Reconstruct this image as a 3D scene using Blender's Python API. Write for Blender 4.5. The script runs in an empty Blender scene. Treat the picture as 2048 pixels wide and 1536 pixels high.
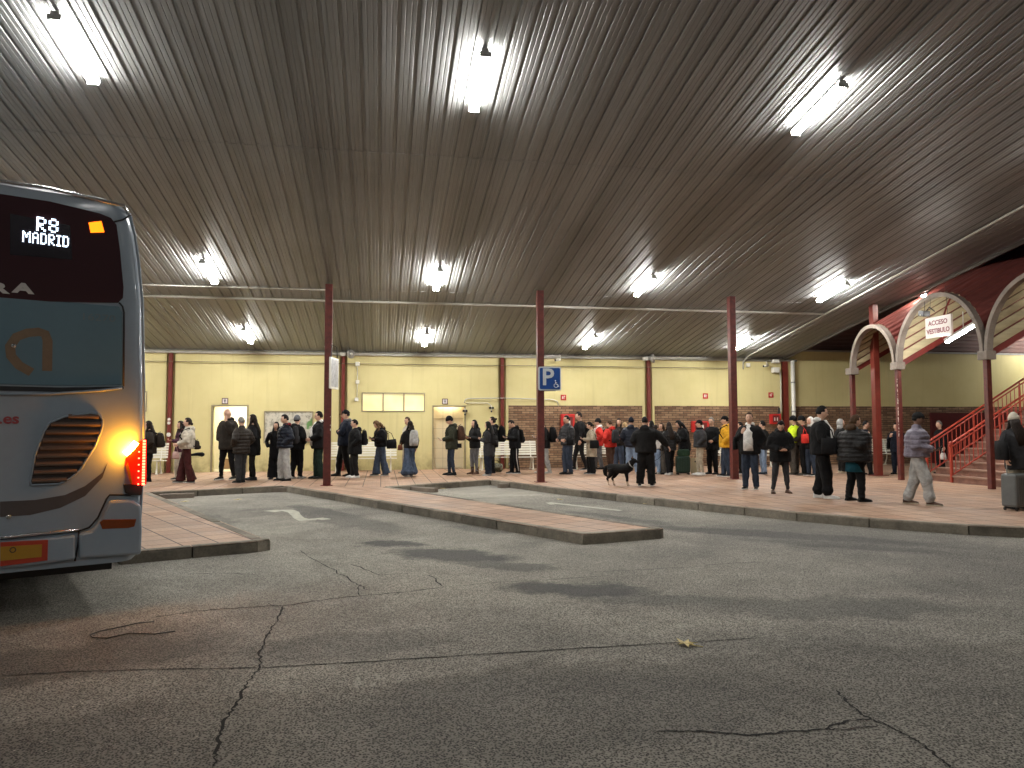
import bpy, bmesh, math, random
from mathutils import Vector, Matrix, noise
random.seed(7)
PI=math.pi
sc=bpy.context.scene
COL=sc.collection
# ---------------------------------------------------------------- camera maths
FPX=1476.;YAW=math.radians(10.044);PIT=math.radians(3.337);ROLL=math.radians(.14);CZ=1.6
def ray(px,py):
    a=(px-1024)/FPX;b=(768-py)/FPX
    c,s=math.cos(ROLL),math.sin(ROLL)
    x=a*c+b*s; y=-a*s+b*c
    fz=math.cos(PIT)-y*math.sin(PIT); uz=math.sin(PIT)+y*math.cos(PIT)
    return (x*math.cos(YAW)+fz*math.sin(YAW), -x*math.sin(YAW)+fz*math.cos(YAW), uz)
def G(px,py,z=0.14):
    d=ray(px,py);t=(z-CZ)/d[2];return Vector((d[0]*t,d[1]*t,z))
def W(px,py,Y):
    d=ray(px,py);t=Y/d[1];return Vector((d[0]*t,Y,CZ+d[2]*t))
def VX(px,py,X):
    d=ray(px,py);t=X/d[0];return Vector((X,d[1]*t,CZ+d[2]*t))
SW=0.14                    # pavement height
YW=25.85; ZT=4.2; SL=.17   # wall plane, roof height at the wall, roof slope
def roofz(y): return ZT+SL*(YW-y)
def RF(px,py,off=0.):
    d=ray(px,py);t=(ZT-off+SL*YW-CZ)/(d[2]+SL*d[1]);return Vector((d[0]*t,d[1]*t,CZ+d[2]*t))
# ---------------------------------------------------------------- mesh builder
class MB:
    def __init__(s): s.v=[];s.f=[];s.m=[];s.mi=0
    def quad(s,*p):
        n=len(s.v);s.v+= [tuple(q) for q in p];s.f.append(tuple(range(n,n+len(p))));s.m.append(s.mi)
    def box(s,a,b):
        x0,y0,z0=a;x1,y1,z1=b
        if x0>x1:x0,x1=x1,x0
        if y0>y1:y0,y1=y1,y0
        if z0>z1:z0,z1=z1,z0
        n=len(s.v)
        s.v+=[(x0,y0,z0),(x1,y0,z0),(x1,y1,z0),(x0,y1,z0),(x0,y0,z1),(x1,y0,z1),(x1,y1,z1),(x0,y1,z1)]
        for f in ((0,3,2,1),(4,5,6,7),(0,1,5,4),(1,2,6,5),(2,3,7,6),(3,0,4,7)): s.f.append(tuple(n+i for i in f));s.m.append(s.mi)
        return s
    def prism(s,poly,z0,z1,axis='z',M=None):
        # poly in 2-D extruded along an axis
        n=len(s.v);k=len(poly)
        def P(a,b,c):
            p={'z':(a,b,c),'y':(a,c,b),'x':(c,a,b)}[axis]
            return tuple(M@Vector(p)) if M else p
        s.v+=[P(a,b,z0) for a,b in poly]+[P(a,b,z1) for a,b in poly]
        s.f.append(tuple(range(n+k-1,n-1,-1)));s.f.append(tuple(range(n+k,n+2*k)));s.m+=[s.mi,s.mi]
        for i in range(k):
            j=(i+1)%k;s.f.append((n+i,n+j,n+k+j,n+k+i));s.m.append(s.mi)
        return s
    def loft(s,rings,cap=True,closed=True):
        n=len(s.v);k=len(rings[0])
        for r in rings: s.v+=[tuple(p) for p in r]
        for i in range(len(rings)-1):
            for j in range(k if closed else k-1):
                a=n+i*k+j;b=n+i*k+(j+1)%k
                s.f.append((a,b,b+k,a+k));s.m.append(s.mi)
        if cap:
            s.f.append(tuple(range(n+k-1,n-1,-1)));s.m.append(s.mi)
            e=n+(len(rings)-1)*k;s.f.append(tuple(range(e,e+k)));s.m.append(s.mi)
        return s
    def tube(s,pts,r,k=8,flat=1.,cap=True):
        pts=[Vector(p) for p in pts];m=len(pts)
        if not hasattr(r,'__len__'): r=[r]*m
        rings=[];u=None
        for i,p in enumerate(pts):
            d=(pts[min(i+1,m-1)]-pts[max(i-1,0)])
            if d.length<1e-9: d=Vector((0,0,1))
            d.normalize()
            if u is None:
                u=d.cross(Vector((0,1,0)) if abs(d.y)<.9 else Vector((1,0,0))).normalized()
            else:
                u=(u-d*u.dot(d)); u=u.normalized() if u.length>1e-6 else d.orthogonal().normalized()
            w=d.cross(u)
            rr=r[i]; a,b=(rr if hasattr(rr,'__len__') else (rr,rr*flat))
            rings.append([p+u*math.cos(t)*a+w*math.sin(t)*b for t in [2*PI*j/k for j in range(k)]])
        return s.loft(rings,cap)
    def ell(s,c,r,n=12,m=8,M=None):
        c=Vector(c);rings=[]
        for i in range(1,m):
            t=PI*i/m
            rings.append([Vector((r[0]*math.sin(t)*math.cos(2*PI*j/n),r[1]*math.sin(t)*math.sin(2*PI*j/n),-r[2]*math.cos(t))) for j in range(n)])
        rings=[[Vector((0,0,-r[2]*.995))+Vector((p.x*.05,p.y*.05,0)) for p in rings[0]]]+rings+[[Vector((0,0,r[2]*.995))+Vector((p.x*.05,p.y*.05,0)) for p in rings[-1]]]
        return s.loft([[ (M@p if M else p)+c for p in R] for R in rings])
    def mesh(s,name,mats,smooth=False):
        me=bpy.data.meshes.new(name);me.from_pydata(s.v,[],s.f);me.update()
        for m in (mats if isinstance(mats,(list,tuple)) else [mats]): me.materials.append(m)
        me.polygons.foreach_set('material_index',s.m)
        bm=bmesh.new();bm.from_mesh(me);bmesh.ops.recalc_face_normals(bm,faces=bm.faces);bm.to_mesh(me);bm.free()
        if smooth: me.polygons.foreach_set('use_smooth',[True]*len(me.polygons))
        return me
    def build(s,name,mats,parent=None,smooth=False,loc=None,rot=None,bevel=0,**tags):
        o=bpy.data.objects.new(name,s.mesh(name,mats,smooth));COL.objects.link(o)
        if parent: o.parent=parent
        if loc is not None: o.location=loc
        if rot is not None: o.rotation_euler=rot
        if bevel:
            b=o.modifiers.new('b','BEVEL');b.width=bevel;b.segments=2;b.limit_method='ANGLE';b.angle_limit=.6
        for k,v in tags.items(): o[k]=v
        return o
def tag(o,label=None,cat=None,group=None,kind=None):
    if label:o['label']=label
    if cat:o['category']=cat
    if group:o['group']=group
    if kind:o['kind']=kind
    return o
def thing(name,label,cat,loc=(0,0,0),rz=0,group=None):
    o=bpy.data.objects.new(name,None);COL.objects.link(o);o.location=loc;o.rotation_euler=(0,0,rz);o.empty_display_size=.1
    return tag(o,label,cat,group)
def children(o): return [c for c in bpy.data.objects if c.parent==o]
def copy_tree(o,parent=None):
    c=o.copy();COL.objects.link(c);c.parent=parent
    for ch in children(o): copy_tree(ch,c)
    return c
# ---------------------------------------------------------------- materials
def srgb(r,g,b):
    f=lambda c:(c/255/12.92 if c/255<=.04045 else ((c/255+.055)/1.055)**2.4)
    return (f(r),f(g),f(b),1)
class NT:
    def __init__(s,name):
        s.m=bpy.data.materials.new(name);s.m.use_nodes=True;s.t=s.m.node_tree;s.n=s.t.nodes
        s.b=s.n['Principled BSDF'];s.l=s.t.links.new
    def node(s,t,**k):
        n=s.n.new(t)
        for a,b in k.items():
            if a.startswith('i_'): n.inputs[a[2:].replace('_',' ')].default_value=b
            else: setattr(n,a,b)
        return n
    def coord(s,which='Object',scale=(1,1,1),rot=(0,0,0),loc=(0,0,0)):
        c=s.node('ShaderNodeTexCoord');m=s.node('ShaderNodeMapping')
        m.inputs['Scale'].default_value=scale;m.inputs['Rotation'].default_value=rot;m.inputs['Location'].default_value=loc
        s.l(c.outputs[which],m.inputs[0]);return m.outputs[0]
    def noise(s,vec,scale,detail=3,rough=.55,dist=0):
        n=s.node('ShaderNodeTexNoise');n.inputs['Scale'].default_value=scale;n.inputs['Detail'].default_value=detail;n.inputs['Roughness'].default_value=rough;n.inputs['Distortion'].default_value=dist
        s.l(vec,n.inputs['Vector']);return n.outputs['Fac']
    def ramp(s,fac,stops):
        r=s.node('ShaderNodeValToRGB');e=r.color_ramp.elements
        while len(e)<len(stops): e.new(.5)
        for x,(p,c) in zip(e,stops): x.position=p;x.color=c if len(c)==4 else (*c,1)
        s.l(fac,r.inputs[0]);return r.outputs[0]
    def mix(s,fac,a,b,mode='MIX'):
        n=s.node('ShaderNodeMix',data_type='RGBA',blend_type=mode)
        for i,x in ((0,fac),(6,a),(7,b)):
            if hasattr(x,'is_output'): s.l(x,n.inputs[i])
            else: n.inputs[i].default_value=x
        return n.outputs[2]
    def math(s,op,a,b=0.):
        n=s.node('ShaderNodeMath',operation=op)
        for i,x in ((0,a),(1,b)):
            if hasattr(x,'is_output'): s.l(x,n.inputs[i])
            else: n.inputs[i].default_value=x
        return n.outputs[0]
    def bump(s,h,strength=.3,dist=.01,prev=None):
        n=s.node('ShaderNodeBump');n.inputs['Strength'].default_value=strength;n.inputs['Distance'].default_value=dist
        s.l(h,n.inputs['Height'])
        if prev: s.l(prev,n.inputs['Normal'])
        s.l(n.outputs[0],s.b.inputs['Normal']);return n.outputs[0]
    def set(s,**k):
        for a,b in k.items():
            i=s.b.inputs[a.replace('_',' ')]
            if hasattr(b,'is_output'): s.l(b,i)
            else: i.default_value=b
        return s.m
def g1(v): return (v,v,v,1)
MC={}
def mat_kerb():
    t=NT('kerb_stone');v=t.coord();g=t.node('ShaderNodeNewGeometry');n=t.noise(v,3.2,5,.7);n2=t.noise(v,40,3,.7)
    c=t.ramp(g.outputs['Random Per Island'],[(0,(.13,.112,.085,1)),(.5,(.20,.175,.135,1)),(1,(.27,.235,.185,1))])
    c=t.mix(.75,c,t.ramp(n,[(.32,g1(.22)),(.68,g1(.66))]),'OVERLAY');c=t.mix(.4,c,n2,'OVERLAY')
    t.set(Base_Color=c,Roughness=.88);b=t.bump(n2,.5,.006);t.bump(n,.5,.02,b);return t.m
def paint(name,c,rough=.5,metal=0.,var=.15,scale=6,bump=.0,coat=0.):
    if name in MC: return MC[name]
    t=NT(name);v=t.coord();n=t.noise(v,scale,4)
    n2=t.noise(v,scale*9,2)
    lo=tuple(x*(1-var) for x in c[:3])+(1,);hi=tuple(min(1,x*(1+var)) for x in c[:3])+(1,)
    col=t.ramp(t.math('ADD',t.math('MULTIPLY',n,.7),t.math('MULTIPLY',n2,.3)),[(.3,lo),(.7,hi)])
    t.set(Base_Color=col,Roughness=rough,Metallic=metal)
    if coat: t.set(Coat_Weight=coat,Coat_Roughness=.08)
    if bump: t.bump(n2,bump,.005)
    MC[name]=t.m;return t.m
def emit(name,c,strength,mis=1):
    if name in MC: return MC[name]
    t=NT(name);t.set(Base_Color=c,Emission_Color=c,Emission_Strength=strength,Roughness=.4);MC[name]=t.m
    if mis==0: t.m.cycles.emission_sampling='NONE'
    return t.m
def fabric(name,c,kind='plain',rough=.85):
    if name in MC: return MC[name]
    t=NT(name);v=t.coord();n=t.noise(v,7,3,.6,.6);w=t.noise(v,260,1)
    lo=tuple(x*.72 for x in c[:3])+(1,);hi=tuple(min(1,x*1.3) for x in c[:3])+(1,)
    t.set(Base_Color=t.ramp(n,[(.32,lo),(.68,hi)]),Roughness=rough,Specular_IOR_Level=.2)
    b=t.bump(n,.55 if kind!='knit' else .35,.03)
    b=t.bump(w,.12,.002,b)
    if kind=='puffer':
        wv=t.node('ShaderNodeTexWave',bands_direction='Z',wave_profile='SIN');wv.inputs['Scale'].default_value=3.3;wv.inputs['Distortion'].default_value=.8;wv.inputs['Detail'].default_value=1
        t.l(v,wv.inputs['Vector']);s=t.math('POWER',wv.outputs['Fac'],.45);t.bump(s,.5,.018,b);t.set(Roughness=.55)
    if kind=='denim':
        f=t.noise(t.coord(scale=(1,1,.35)),12,3,.6);t.set(Base_Color=t.ramp(f,[(.3,lo),(.72,tuple(min(1,x*1.9) for x in c[:3])+(1,))]))
    MC[name]=t.m;return t.m
# ---- setting materials
def mat_asphalt():
    t=NT('asphalt');v=t.coord()
    big=t.noise(v,.16,5,.6,.4);mid=t.noise(v,1.3,5,.65);fine=t.noise(v,105,4,.85)
    vor=t.node('ShaderNodeTexVoronoi');vor.inputs['Scale'].default_value=75;t.l(v,vor.inputs['Vector'])
    base=t.ramp(big,[(.36,(.095,.088,.076,1)),(.62,(.215,.200,.167,1))])
    base=t.mix(.5,base,t.ramp(mid,[(.3,g1(.3)),(.7,g1(.72))]),'OVERLAY')
    st=t.ramp(t.math('ADD',t.math('MULTIPLY',fine,.6),t.math('MULTIPLY',vor.outputs['Distance'],.5)),[(.39,g1(.02)),(.48,g1(.46)),(.58,g1(1.))])
    base=t.mix(.95,base,st,'OVERLAY')
    # pale stone chips
    v2=t.node('ShaderNodeTexVoronoi');v2.inputs['Scale'].default_value=26;t.l(v,v2.inputs['Vector'])
    chip=t.ramp(v2.outputs['Distance'],[(.0,g1(1)),(.11,g1(1)),(.17,g1(0))])
    rnd=t.ramp(t.math('MULTIPLY',v2.outputs['Color'],1.),[(.66,g1(0)),(.72,g1(1))])
    base=t.mix(t.math('MULTIPLY',chip,rnd),base,(.62,.58,.48,1))
    # drip and oil stains, each with a place of its own
    dn=t.node('ShaderNodeTexNoise');dn.inputs['Scale'].default_value=2.2;dn.inputs['Detail'].default_value=7;dn.inputs['Roughness'].default_value=.7;t.l(v,dn.inputs['Vector'])
    ad=t.node('ShaderNodeMixRGB') if False else None
    off=t.node('ShaderNodeVectorMath',operation='MULTIPLY_ADD');t.l(dn.outputs['Color'],off.inputs[0]);off.inputs[1].default_value=(.9,.9,0);off.inputs[2].default_value=(-.45,-.45,0)
    add=t.node('ShaderNodeVectorMath',operation='ADD');t.l(v,add.inputs[0]);t.l(off.outputs[0],add.inputs[1])
    mask=None
    for (p,L,Wd,ang,k) in STAINS:
        mp=t.node('ShaderNodeMapping',vector_type='TEXTURE');mp.inputs['Location'].default_value=(p.x,p.y,0);mp.inputs['Rotation'].default_value=(0,0,math.radians(ang));mp.inputs['Scale'].default_value=(L,Wd,1)
        t.l(add.outputs[0],mp.inputs[0])
        ln=t.node('ShaderNodeVectorMath',operation='LENGTH');t.l(mp.outputs[0],ln.inputs[0])
        r=t.ramp(ln.outputs['Value'],[(.62,g1(k)),(.98,g1(0))])
        mask=r if mask is None else t.math('MAXIMUM',mask,r)
    base=t.mix(mask,base,t.mix(1.,base,g1(.17),'MULTIPLY'))
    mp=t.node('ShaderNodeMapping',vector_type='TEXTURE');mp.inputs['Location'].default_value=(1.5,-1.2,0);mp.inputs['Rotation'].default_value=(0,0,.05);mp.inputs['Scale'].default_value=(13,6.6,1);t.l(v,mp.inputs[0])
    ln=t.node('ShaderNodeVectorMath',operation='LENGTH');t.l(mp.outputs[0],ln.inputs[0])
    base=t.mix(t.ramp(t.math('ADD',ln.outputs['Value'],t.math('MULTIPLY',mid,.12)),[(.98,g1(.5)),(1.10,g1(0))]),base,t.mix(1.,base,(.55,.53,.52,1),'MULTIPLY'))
    rough=t.ramp(big,[(.3,g1(.82)),(.7,g1(.95))])
    rough=t.mix(mask,rough,g1(.7))
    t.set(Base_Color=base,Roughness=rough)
    b=t.bump(st,.75,.007);t.bump(mid,.25,.03,b)
    return t.m
def mat_tiles(name,ang,size):
    t=NT(name);v=t.coord(rot=(0,0,math.radians(ang)))
    br=t.node('ShaderNodeTexBrick',offset=0.,squash=1.);t.l(v,br.inputs['Vector'])
    br.inputs['Scale'].default_value=1;br.inputs['Brick Width'].default_value=size;br.inputs['Row Height'].default_value=size;br.inputs['Mortar Size'].default_value=.012;br.inputs['Mortar Smooth'].default_value=.3
    br.inputs['Color1'].default_value=(.33,.195,.128,1);br.inputs['Color2'].default_value=(.41,.265,.178,1);br.inputs['Mortar'].default_value=(.05,.03,.022,1)
    b2=t.node('ShaderNodeTexBrick',offset=0.);t.l(v,b2.inputs['Vector']);b2.inputs['Scale'].default_value=1;b2.inputs['Brick Width'].default_value=size/4;b2.inputs['Row Height'].default_value=size/4;b2.inputs['Mortar Size'].default_value=.004
    b2.inputs['Color1'].default_value=g1(.5);b2.inputs['Color2'].default_value=g1(.56);b2.inputs['Mortar'].default_value=g1(.36)
    c=t.mix(.7,br.outputs['Color'],b2.outputs['Color'],'OVERLAY')
    n=t.noise(v,.9,5,.65);c=t.mix(.75,c,t.ramp(n,[(.28,g1(.30)),(.7,g1(.64))]),'OVERLAY')
    n2=t.noise(v,30,3);c=t.mix(.25,c,n2,'OVERLAY')
    t.set(Base_Color=c,Roughness=t.ramp(n,[(.3,g1(.5)),(.7,g1(.75))]))
    b=t.bump(t.math('SUBTRACT',1,br.outputs['Fac']),.5,.006);t.bump(n2,.15,.003,b)
    return t.m
def mat_stucco():
    t=NT('yellow_stucco');v=t.coord();n=t.noise(v,.7,6,.6);f=t.noise(v,60,3)
    c=t.ramp(n,[(.3,(.57,.49,.225,1)),(.7,(.65,.57,.28,1))])
    se=t.node('ShaderNodeSeparateXYZ');t.l(v,se.inputs[0])
    dirt=t.noise(t.coord(scale=(1,1,.8)),1.9,6,.7)
    low=t.ramp(se.outputs['Z'],[(.14,g1(1)),(.95,g1(0))])
    fac=t.math('MULTIPLY',low,t.ramp(dirt,[(.40,g1(0)),(.62,g1(.85))]))
    c=t.mix(fac,c,(.24,.20,.085,1))
    st=t.noise(t.coord(scale=(5,5,.25)),1.2,4,.6);c=t.mix(t.math('MULTIPLY',t.ramp(st,[(.55,g1(0)),(.75,g1(1))]),.25),c,(.34,.28,.14,1))
    t.set(Base_Color=c,Roughness=.75);t.bump(f,.35,.006);return t.m
def mat_brick():
    t=NT('old_brick');c=t.node('ShaderNodeTexCoord');se=t.node('ShaderNodeSeparateXYZ');cm=t.node('ShaderNodeCombineXYZ')
    t.l(c.outputs['Object'],se.inputs[0]);t.l(se.outputs['X'],cm.inputs['X']);t.l(se.outputs['Z'],cm.inputs['Y']);v=cm.outputs[0]
    br=t.node('ShaderNodeTexBrick',offset=.5);t.l(v,br.inputs['Vector']);br.inputs['Scale'].default_value=1
    br.inputs['Brick Width'].default_value=.29;br.inputs['Row Height'].default_value=.083;br.inputs['Mortar Size'].default_value=.011;br.inputs['Mortar Smooth'].default_value=.2
    br.inputs['Color1'].default_value=(.17,.088,.045,1);br.inputs['Color2'].default_value=(.36,.225,.125,1);br.inputs['Mortar'].default_value=(.075,.05,.032,1);br.inputs['Bias'].default_value=-.1
    n=t.noise(v,1.1,5,.65);col=t.mix(.7,br.outputs['Color'],t.ramp(n,[(.3,g1(.28)),(.7,g1(.62))]),'OVERLAY')
    n2=t.noise(v,14,4,.7);col=t.mix(.35,col,n2,'OVERLAY')
    t.set(Base_Color=col,Roughness=.85);b=t.bump(t.math('SUBTRACT',1,br.outputs['Fac']),.8,.012);t.bump(n2,.2,.01,b);return t.m
def mat_deck(name,c,metal=.55,rough=.38,along='y'):
    t=NT(name);c0=tuple(c)
    # sheet to sheet tone and grime runs along the ribs
    sy=(1.1,.05,.05) if along=='y' else (.05,1.1,1.1)
    s1=t.noise(t.coord(scale=sy),1.0,2,.5);s2=t.noise(t.coord(scale=(7,.16,.16) if along=='y' else (.16,7,7)),1.3,4,.7);d=t.noise(t.coord(),.45,5,.6)
    f=t.math('ADD',t.math('MULTIPLY',s1,.4),t.math('ADD',t.math('MULTIPLY',s2,.4),t.math('MULTIPLY',d,.2)))
    t.set(Base_Color=t.ramp(f,[(.34,tuple(x*.55 for x in c0)+(1,)),(.52,c0+(1,)),(.66,tuple(min(1,x*1.35) for x in c0)+(1,))]),Metallic=metal,Roughness=t.ramp(s2,[(.3,g1(rough-.1)),(.7,g1(rough+.15))]))
    t.bump(s2,.25,.012);return t.m
LAMP=235.0
# ================================================================ SETTING
STAINS=[(G(640,1022,0),1.6,.35,-62,.7),(G(960,1060,0),.8,.3,-60,.5),(G(430,1040,0),1.2,.3,-62,.4),(G(1330,1200,0),.8,.25,-15,.5),(G(785,1088,0),.6,.33,-30,1.),(G(905,1110,0),1.0,.5,-35,1.),(G(1010,1130,0),.8,.3,-35,.7),(G(1150,1178,0),.85,.40,-20,1.),(G(690,1040,0),2.6,.55,-62,.55),
 (G(1560,1070,0),2.6,.45,-38,.7),(G(1700,1092,0),1.6,.35,-35,.5),(G(150,1320,0),1.2,.5,20,.6),(G(1650,1215,0),1.6,.5,-10,.55),(G(1100,1420,0),1.6,.8,5,.35),(G(1230,1035,0),1.6,.25,-62,.55),(G(700,1290,0),.9,.4,10,.35)]
m_asph=mat_asphalt()
mb=MB();
for i in range(1): mb.quad((-60,-14,0),(60,-14,0),(60,60,0),(-60,60,0))
tag(mb.build('road',m_asph),kind='structure')
FD=118.2 # finger heading
bound=[(30,5.2),(13,7.75),(10.6,8.45),(9.07,9.22),(8.5,9.6),(7.6,10.6),(6.93,11.56),(5.98,13.39),(5.0,15.4),(4.03,17.5),(2.99,20.31),(.18,18.46),(3.95,10.36),(4.02,10.21),(3.95,10.13),(2.72,9.81),(-2.38,19.31),(-5.14,18.0),(-1.55,10.32),(-1.42,10.17),(-1.55,10.03),(-3.0,9.42),(-7.1,17.5),(-10.2,16.1),(-6.6,9.0),(-8.4,8.2),(-12.0,15.3),(-14.8,14.0),(-30,14.0)]
def filled(name,pts,z,mat,**k):
    bm=bmesh.new();vs=[bm.verts.new((x,y,z)) for x,y in pts];f=bm.faces.new(vs);bmesh.ops.triangulate(bm,faces=[f],ngon_method='EAR_CLIP');
    bmesh.ops.recalc_face_normals(bm,faces=bm.faces)
    if sum(f.normal.z for f in bm.faces)<0: bmesh.ops.reverse_faces(bm,faces=bm.faces)
    me=bpy.data.meshes.new(name);bm.to_mesh(me);bm.free();me.materials.append(mat);o=bpy.data.objects.new(name,me);COL.objects.link(o);tag(o,kind='structure',**k);return o
m_tile=mat_tiles('pavement_tiles',0,.44);m_tile2=mat_tiles('platform_tiles',-FD+90,.42)
filled('pavement',bound+[(-30,26.2),(30,26.2)],SW-.004,m_tile)
# tiles of the three boarding fingers, laid along their own direction
for q in ([(.18,18.46),(3.95,10.36),(4.02,10.21),(3.95,10.13),(2.72,9.81),(-2.38,19.31)],[(-5.14,18.0),(-1.55,10.32),(-1.42,10.17),(-1.55,10.03),(-3.0,9.42),(-7.1,17.5)]):
    filled('pavement',q,SW-.0005,m_tile2)
m_kerb=mat_kerb();
mb=MB();KW=.14
for (a,b) in zip(bound[:-1],bound[1:]):
    a=Vector(a).to_2d() if False else Vector((a[0],a[1]));b=Vector((b[0],b[1]));d=b-a;L=d.length;d=d/L;nrm=Vector((-d.y,d.x))  # inward is to the right of travel
    nrm=-nrm if True else nrm
    n=max(1,round(L/1.0))
    for i in range(n):
        s0=a+d*(L*i/n+.009);s1=a+d*(L*(i+1)/n-.009);j=random.uniform(-.006,.006);h=SW+.004+random.uniform(-.003,.004)
        if L<.4: s0=a-d*.0;s1=b+d*.0
        inn=nrm*KW
        def ring(p): 
            e=nrm*j
            P=lambda q,z:(q.x,q.y,z)
            return [P(p+e,-.02),P(p+e,h-.025),P(p+e+nrm*.022,h),P(p+inn,h),P(p+inn,-.02)]
        mb.loft([ring(s0),ring(s1)])
tag(mb.build('kerb',m_kerb),kind='structure')
# wheel stops in the bays
m_stop=paint('wheel_stop_concrete',(.17,.135,.105,1),.85,var=.3,scale=4,bump=.6)
for a,b,lab in [((540,984),(608,983),'dark concrete wheel stop at the right end of the bay marked two'),((318,998),(388,995),'dark concrete wheel stop at the left end of the bay marked two'),
              ((800,980),(872,985),'dark concrete wheel stop half hidden by the middle boarding finger'),((998,976),(1049,973),'dark concrete wheel stop against the kerb corner of the bay marked one')]:
    A=G(*a,z=.0);B=G(*b,z=.0);d=(B-A);L=d.length;mb=MB();h=.11
    mb.loft([[(x,-.09,0),(x,-.075,h-.01),(x,-.05,h),(x,.05,h),(x,.075,h-.01),(x,.09,0)] for x in (-L/2,L/2)])
    o=mb.build('wheel_stop',m_stop,loc=(A+B)/2,rot=(0,0,math.atan2(d.y,d.x)),bevel=.008);tag(o,lab,'wheel stop','wheel stops in the bus bays')
# painted numbers
m_mark=paint('road_paint',(.42,.41,.33,1),.7,var=.35,scale=9,bump=.3)
def ribbon(px,wd,z,mat,name,jit=0,sub=1,world=False,taper=False):
    P=[G(*p,z=z) for p in px] if not world else [Vector(p) for p in px]
    Q=[]
    for a,b in zip(P[:-1],P[1:]):
        for i in range(sub):
            t=i/sub;q=a.lerp(b,t)
            if jit and not(i==0): q+=Vector((random.uniform(-jit,jit),random.uniform(-jit,jit),0))
            Q.append(q)
    Q.append(P[-1]);mb=MB();L=[];R=[]
    for i,q in enumerate(Q):
        d=(Q[min(i+1,len(Q)-1)]-Q[max(i-1,0)]);d.z=0;d.normalize();n=Vector((-d.y,d.x,0))
        w=(wd[min(i//sub,len(wd)-1)] if hasattr(wd,'__len__') else wd)*(random.uniform(.45,1.5) if jit else 1)/2
        if taper and (i==0 or i==len(Q)-1): w*=.1
        L.append(q+n*w);R.append(q-n*w)
    for i in range(len(Q)-1): mb.quad(L[i],R[i],R[i+1],L[i+1])
    return tag(mb.build(name,mat),kind='structure')
two=[(538,1023),(556,1021),(575,1020.5),(587,1024),(592,1030),(598,1036),(610,1040),(626,1038.5),(640,1037),(653,1039)]
ribbon(two,[.34,.3,.26,.2,.17,.18,.26,.24,.26,.2],.004,m_mark,'bay_number')
ribbon([(1097,1005),(1242,1021)],[.17,.13],.004,m_mark,'bay_number');ribbon([(1097,1005),(1105,1009)],[.13,.1],.0045,m_mark,'bay_number')
CW=1.9;m_crack=paint('crack_dark',(.008,.007,.006,1),.95,var=.2)  # flat dark colour of the crack ribbons
for p,w,j,sb in [([(566,1212),(556,1240),(533,1270),(521,1300),(520,1335),(495,1365),(478,1400),(446,1450),(437,1490),(425,1536)],.016,.014,9),
  ([(300,1236),(390,1222),(470,1216),(545,1211),(566,1212),(620,1203),(700,1193),(800,1185),(890,1174)],.009,.012,8),
  ([(890,1174),(1000,1164),(1120,1158),(1230,1150)],.006,.012,8),([(545,1211),(536,1206)],.01,.01,3),([(890,1174),(872,1160),(858,1150)],.02,.02,5),([(720,1192),(715,1176),(722,1168)],.010,.012,4),
  ([(520,1335),(700,1325),(900,1312),(1100,1300),(1300,1288),(1540,1274)],.007,.008,8),([(0,1352),(150,1342),(330,1338),(520,1335)],.006,.01,7),
  ([(1310,1464),(1400,1461),(1500,1470),(1580,1462),(1650,1458),(1690,1442),(1745,1438)],.008,.012,8),([(1745,1438),(1720,1425),(1690,1398),(1672,1380)],.008,.012,6),
  ([(1745,1438),(1800,1462),(1850,1490),(1900,1536)],.014,.012,9),([(1650,1458),(1700,1458),(1760,1450)],.006,.012,5),
  ([(370,1148),(450,1146),(520,1149)],.008,.02,5),([(640,1120),(720,1114),(800,1104)],.010,.02,6),([(545,1081),(640,1079),(720,1080),(860,1074)],.010,.03,6),([(700,1128),(760,1150),(820,1146)],.008,.03,6),
  ([(1560,1090),(1640,1101),(1720,1113)],.012,.03,6),([(1400,1130),(1520,1124)],.008,.02,5),([(1180,1144),(1420,1132)],.006,.015,6),([(600,1100),(640,1125),(700,1160),(740,1180)],.006,.03,6)]:
    ribbon(p,w*(CW if w<.0095 else .95),.003,m_crack,'road_crack',jit=j,sub=sb,taper=True)
# ---------------------------------------------------------------- station building
m_stuc=mat_stucco();m_brick=mat_brick()
m_red=paint('red_steel',(.15,.025,.016,1),.42,var=.25,scale=5,bump=.15)
m_redd=paint('dark_red_steel',(.13,.018,.014,1),.45,var=.25,scale=4,bump=.15)
m_redc=paint('worn_red_steel',(.095,.017,.012,1),.5,var=.5,scale=9,bump=.2)
m_grey=paint('grey_metal',(.32,.31,.28,1),.45,.3,var=.2)
m_trim=paint('aluminium_trim',(.34,.29,.18,1),.4,.5,var=.15)
m_white=paint('white_paint',(.72,.70,.62,1),.45,var=.08)
m_blackp=paint('black_plastic',(.012,.012,.013,1),.4,var=.2)
def cells(mb,x0,x1,z0,z1,ya,yb,holes):
    xs=sorted({x0,x1,*[min(max(v,x0),x1) for h in holes for v in h[:2]]});zs=sorted({z0,z1,*[min(max(v,z0),z1) for h in holes for v in h[2:]]})
    for a,b in zip(xs[:-1],xs[1:]):
        for c,d in zip(zs[:-1],zs[1:]):
            if b-a<1e-4 or d-c<1e-4: continue
            if any(h[0]-1e-6<=a and b<=h[1]+1e-6 and h[2]-1e-6<=c and d<=h[3]+1e-6 for h in holes): continue
            mb.box((a,ya,c),(b,yb,d))
PX=[-12.3,-6.84,-1.29,4.22,9.68,15.14]   # red posts against the wall
DOORS=[(-5.5,-4.42,0,2.31),(1.80,2.88,0,2.31)]
WIN=[(-.67,1.50,2.13,2.80),(-9.1,-7.55,2.13,2.80)]
BZ=2.37
bld=thing('station_building','long yellow stucco station wall with brick dado, doors and high windows','building',(0,YW,0))
mb=MB();R=.13
cells(mb,-30,30,0,4.52,.08,.30,DOORS+WIN)
mb.build('wall',m_stuc,bld)
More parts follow.
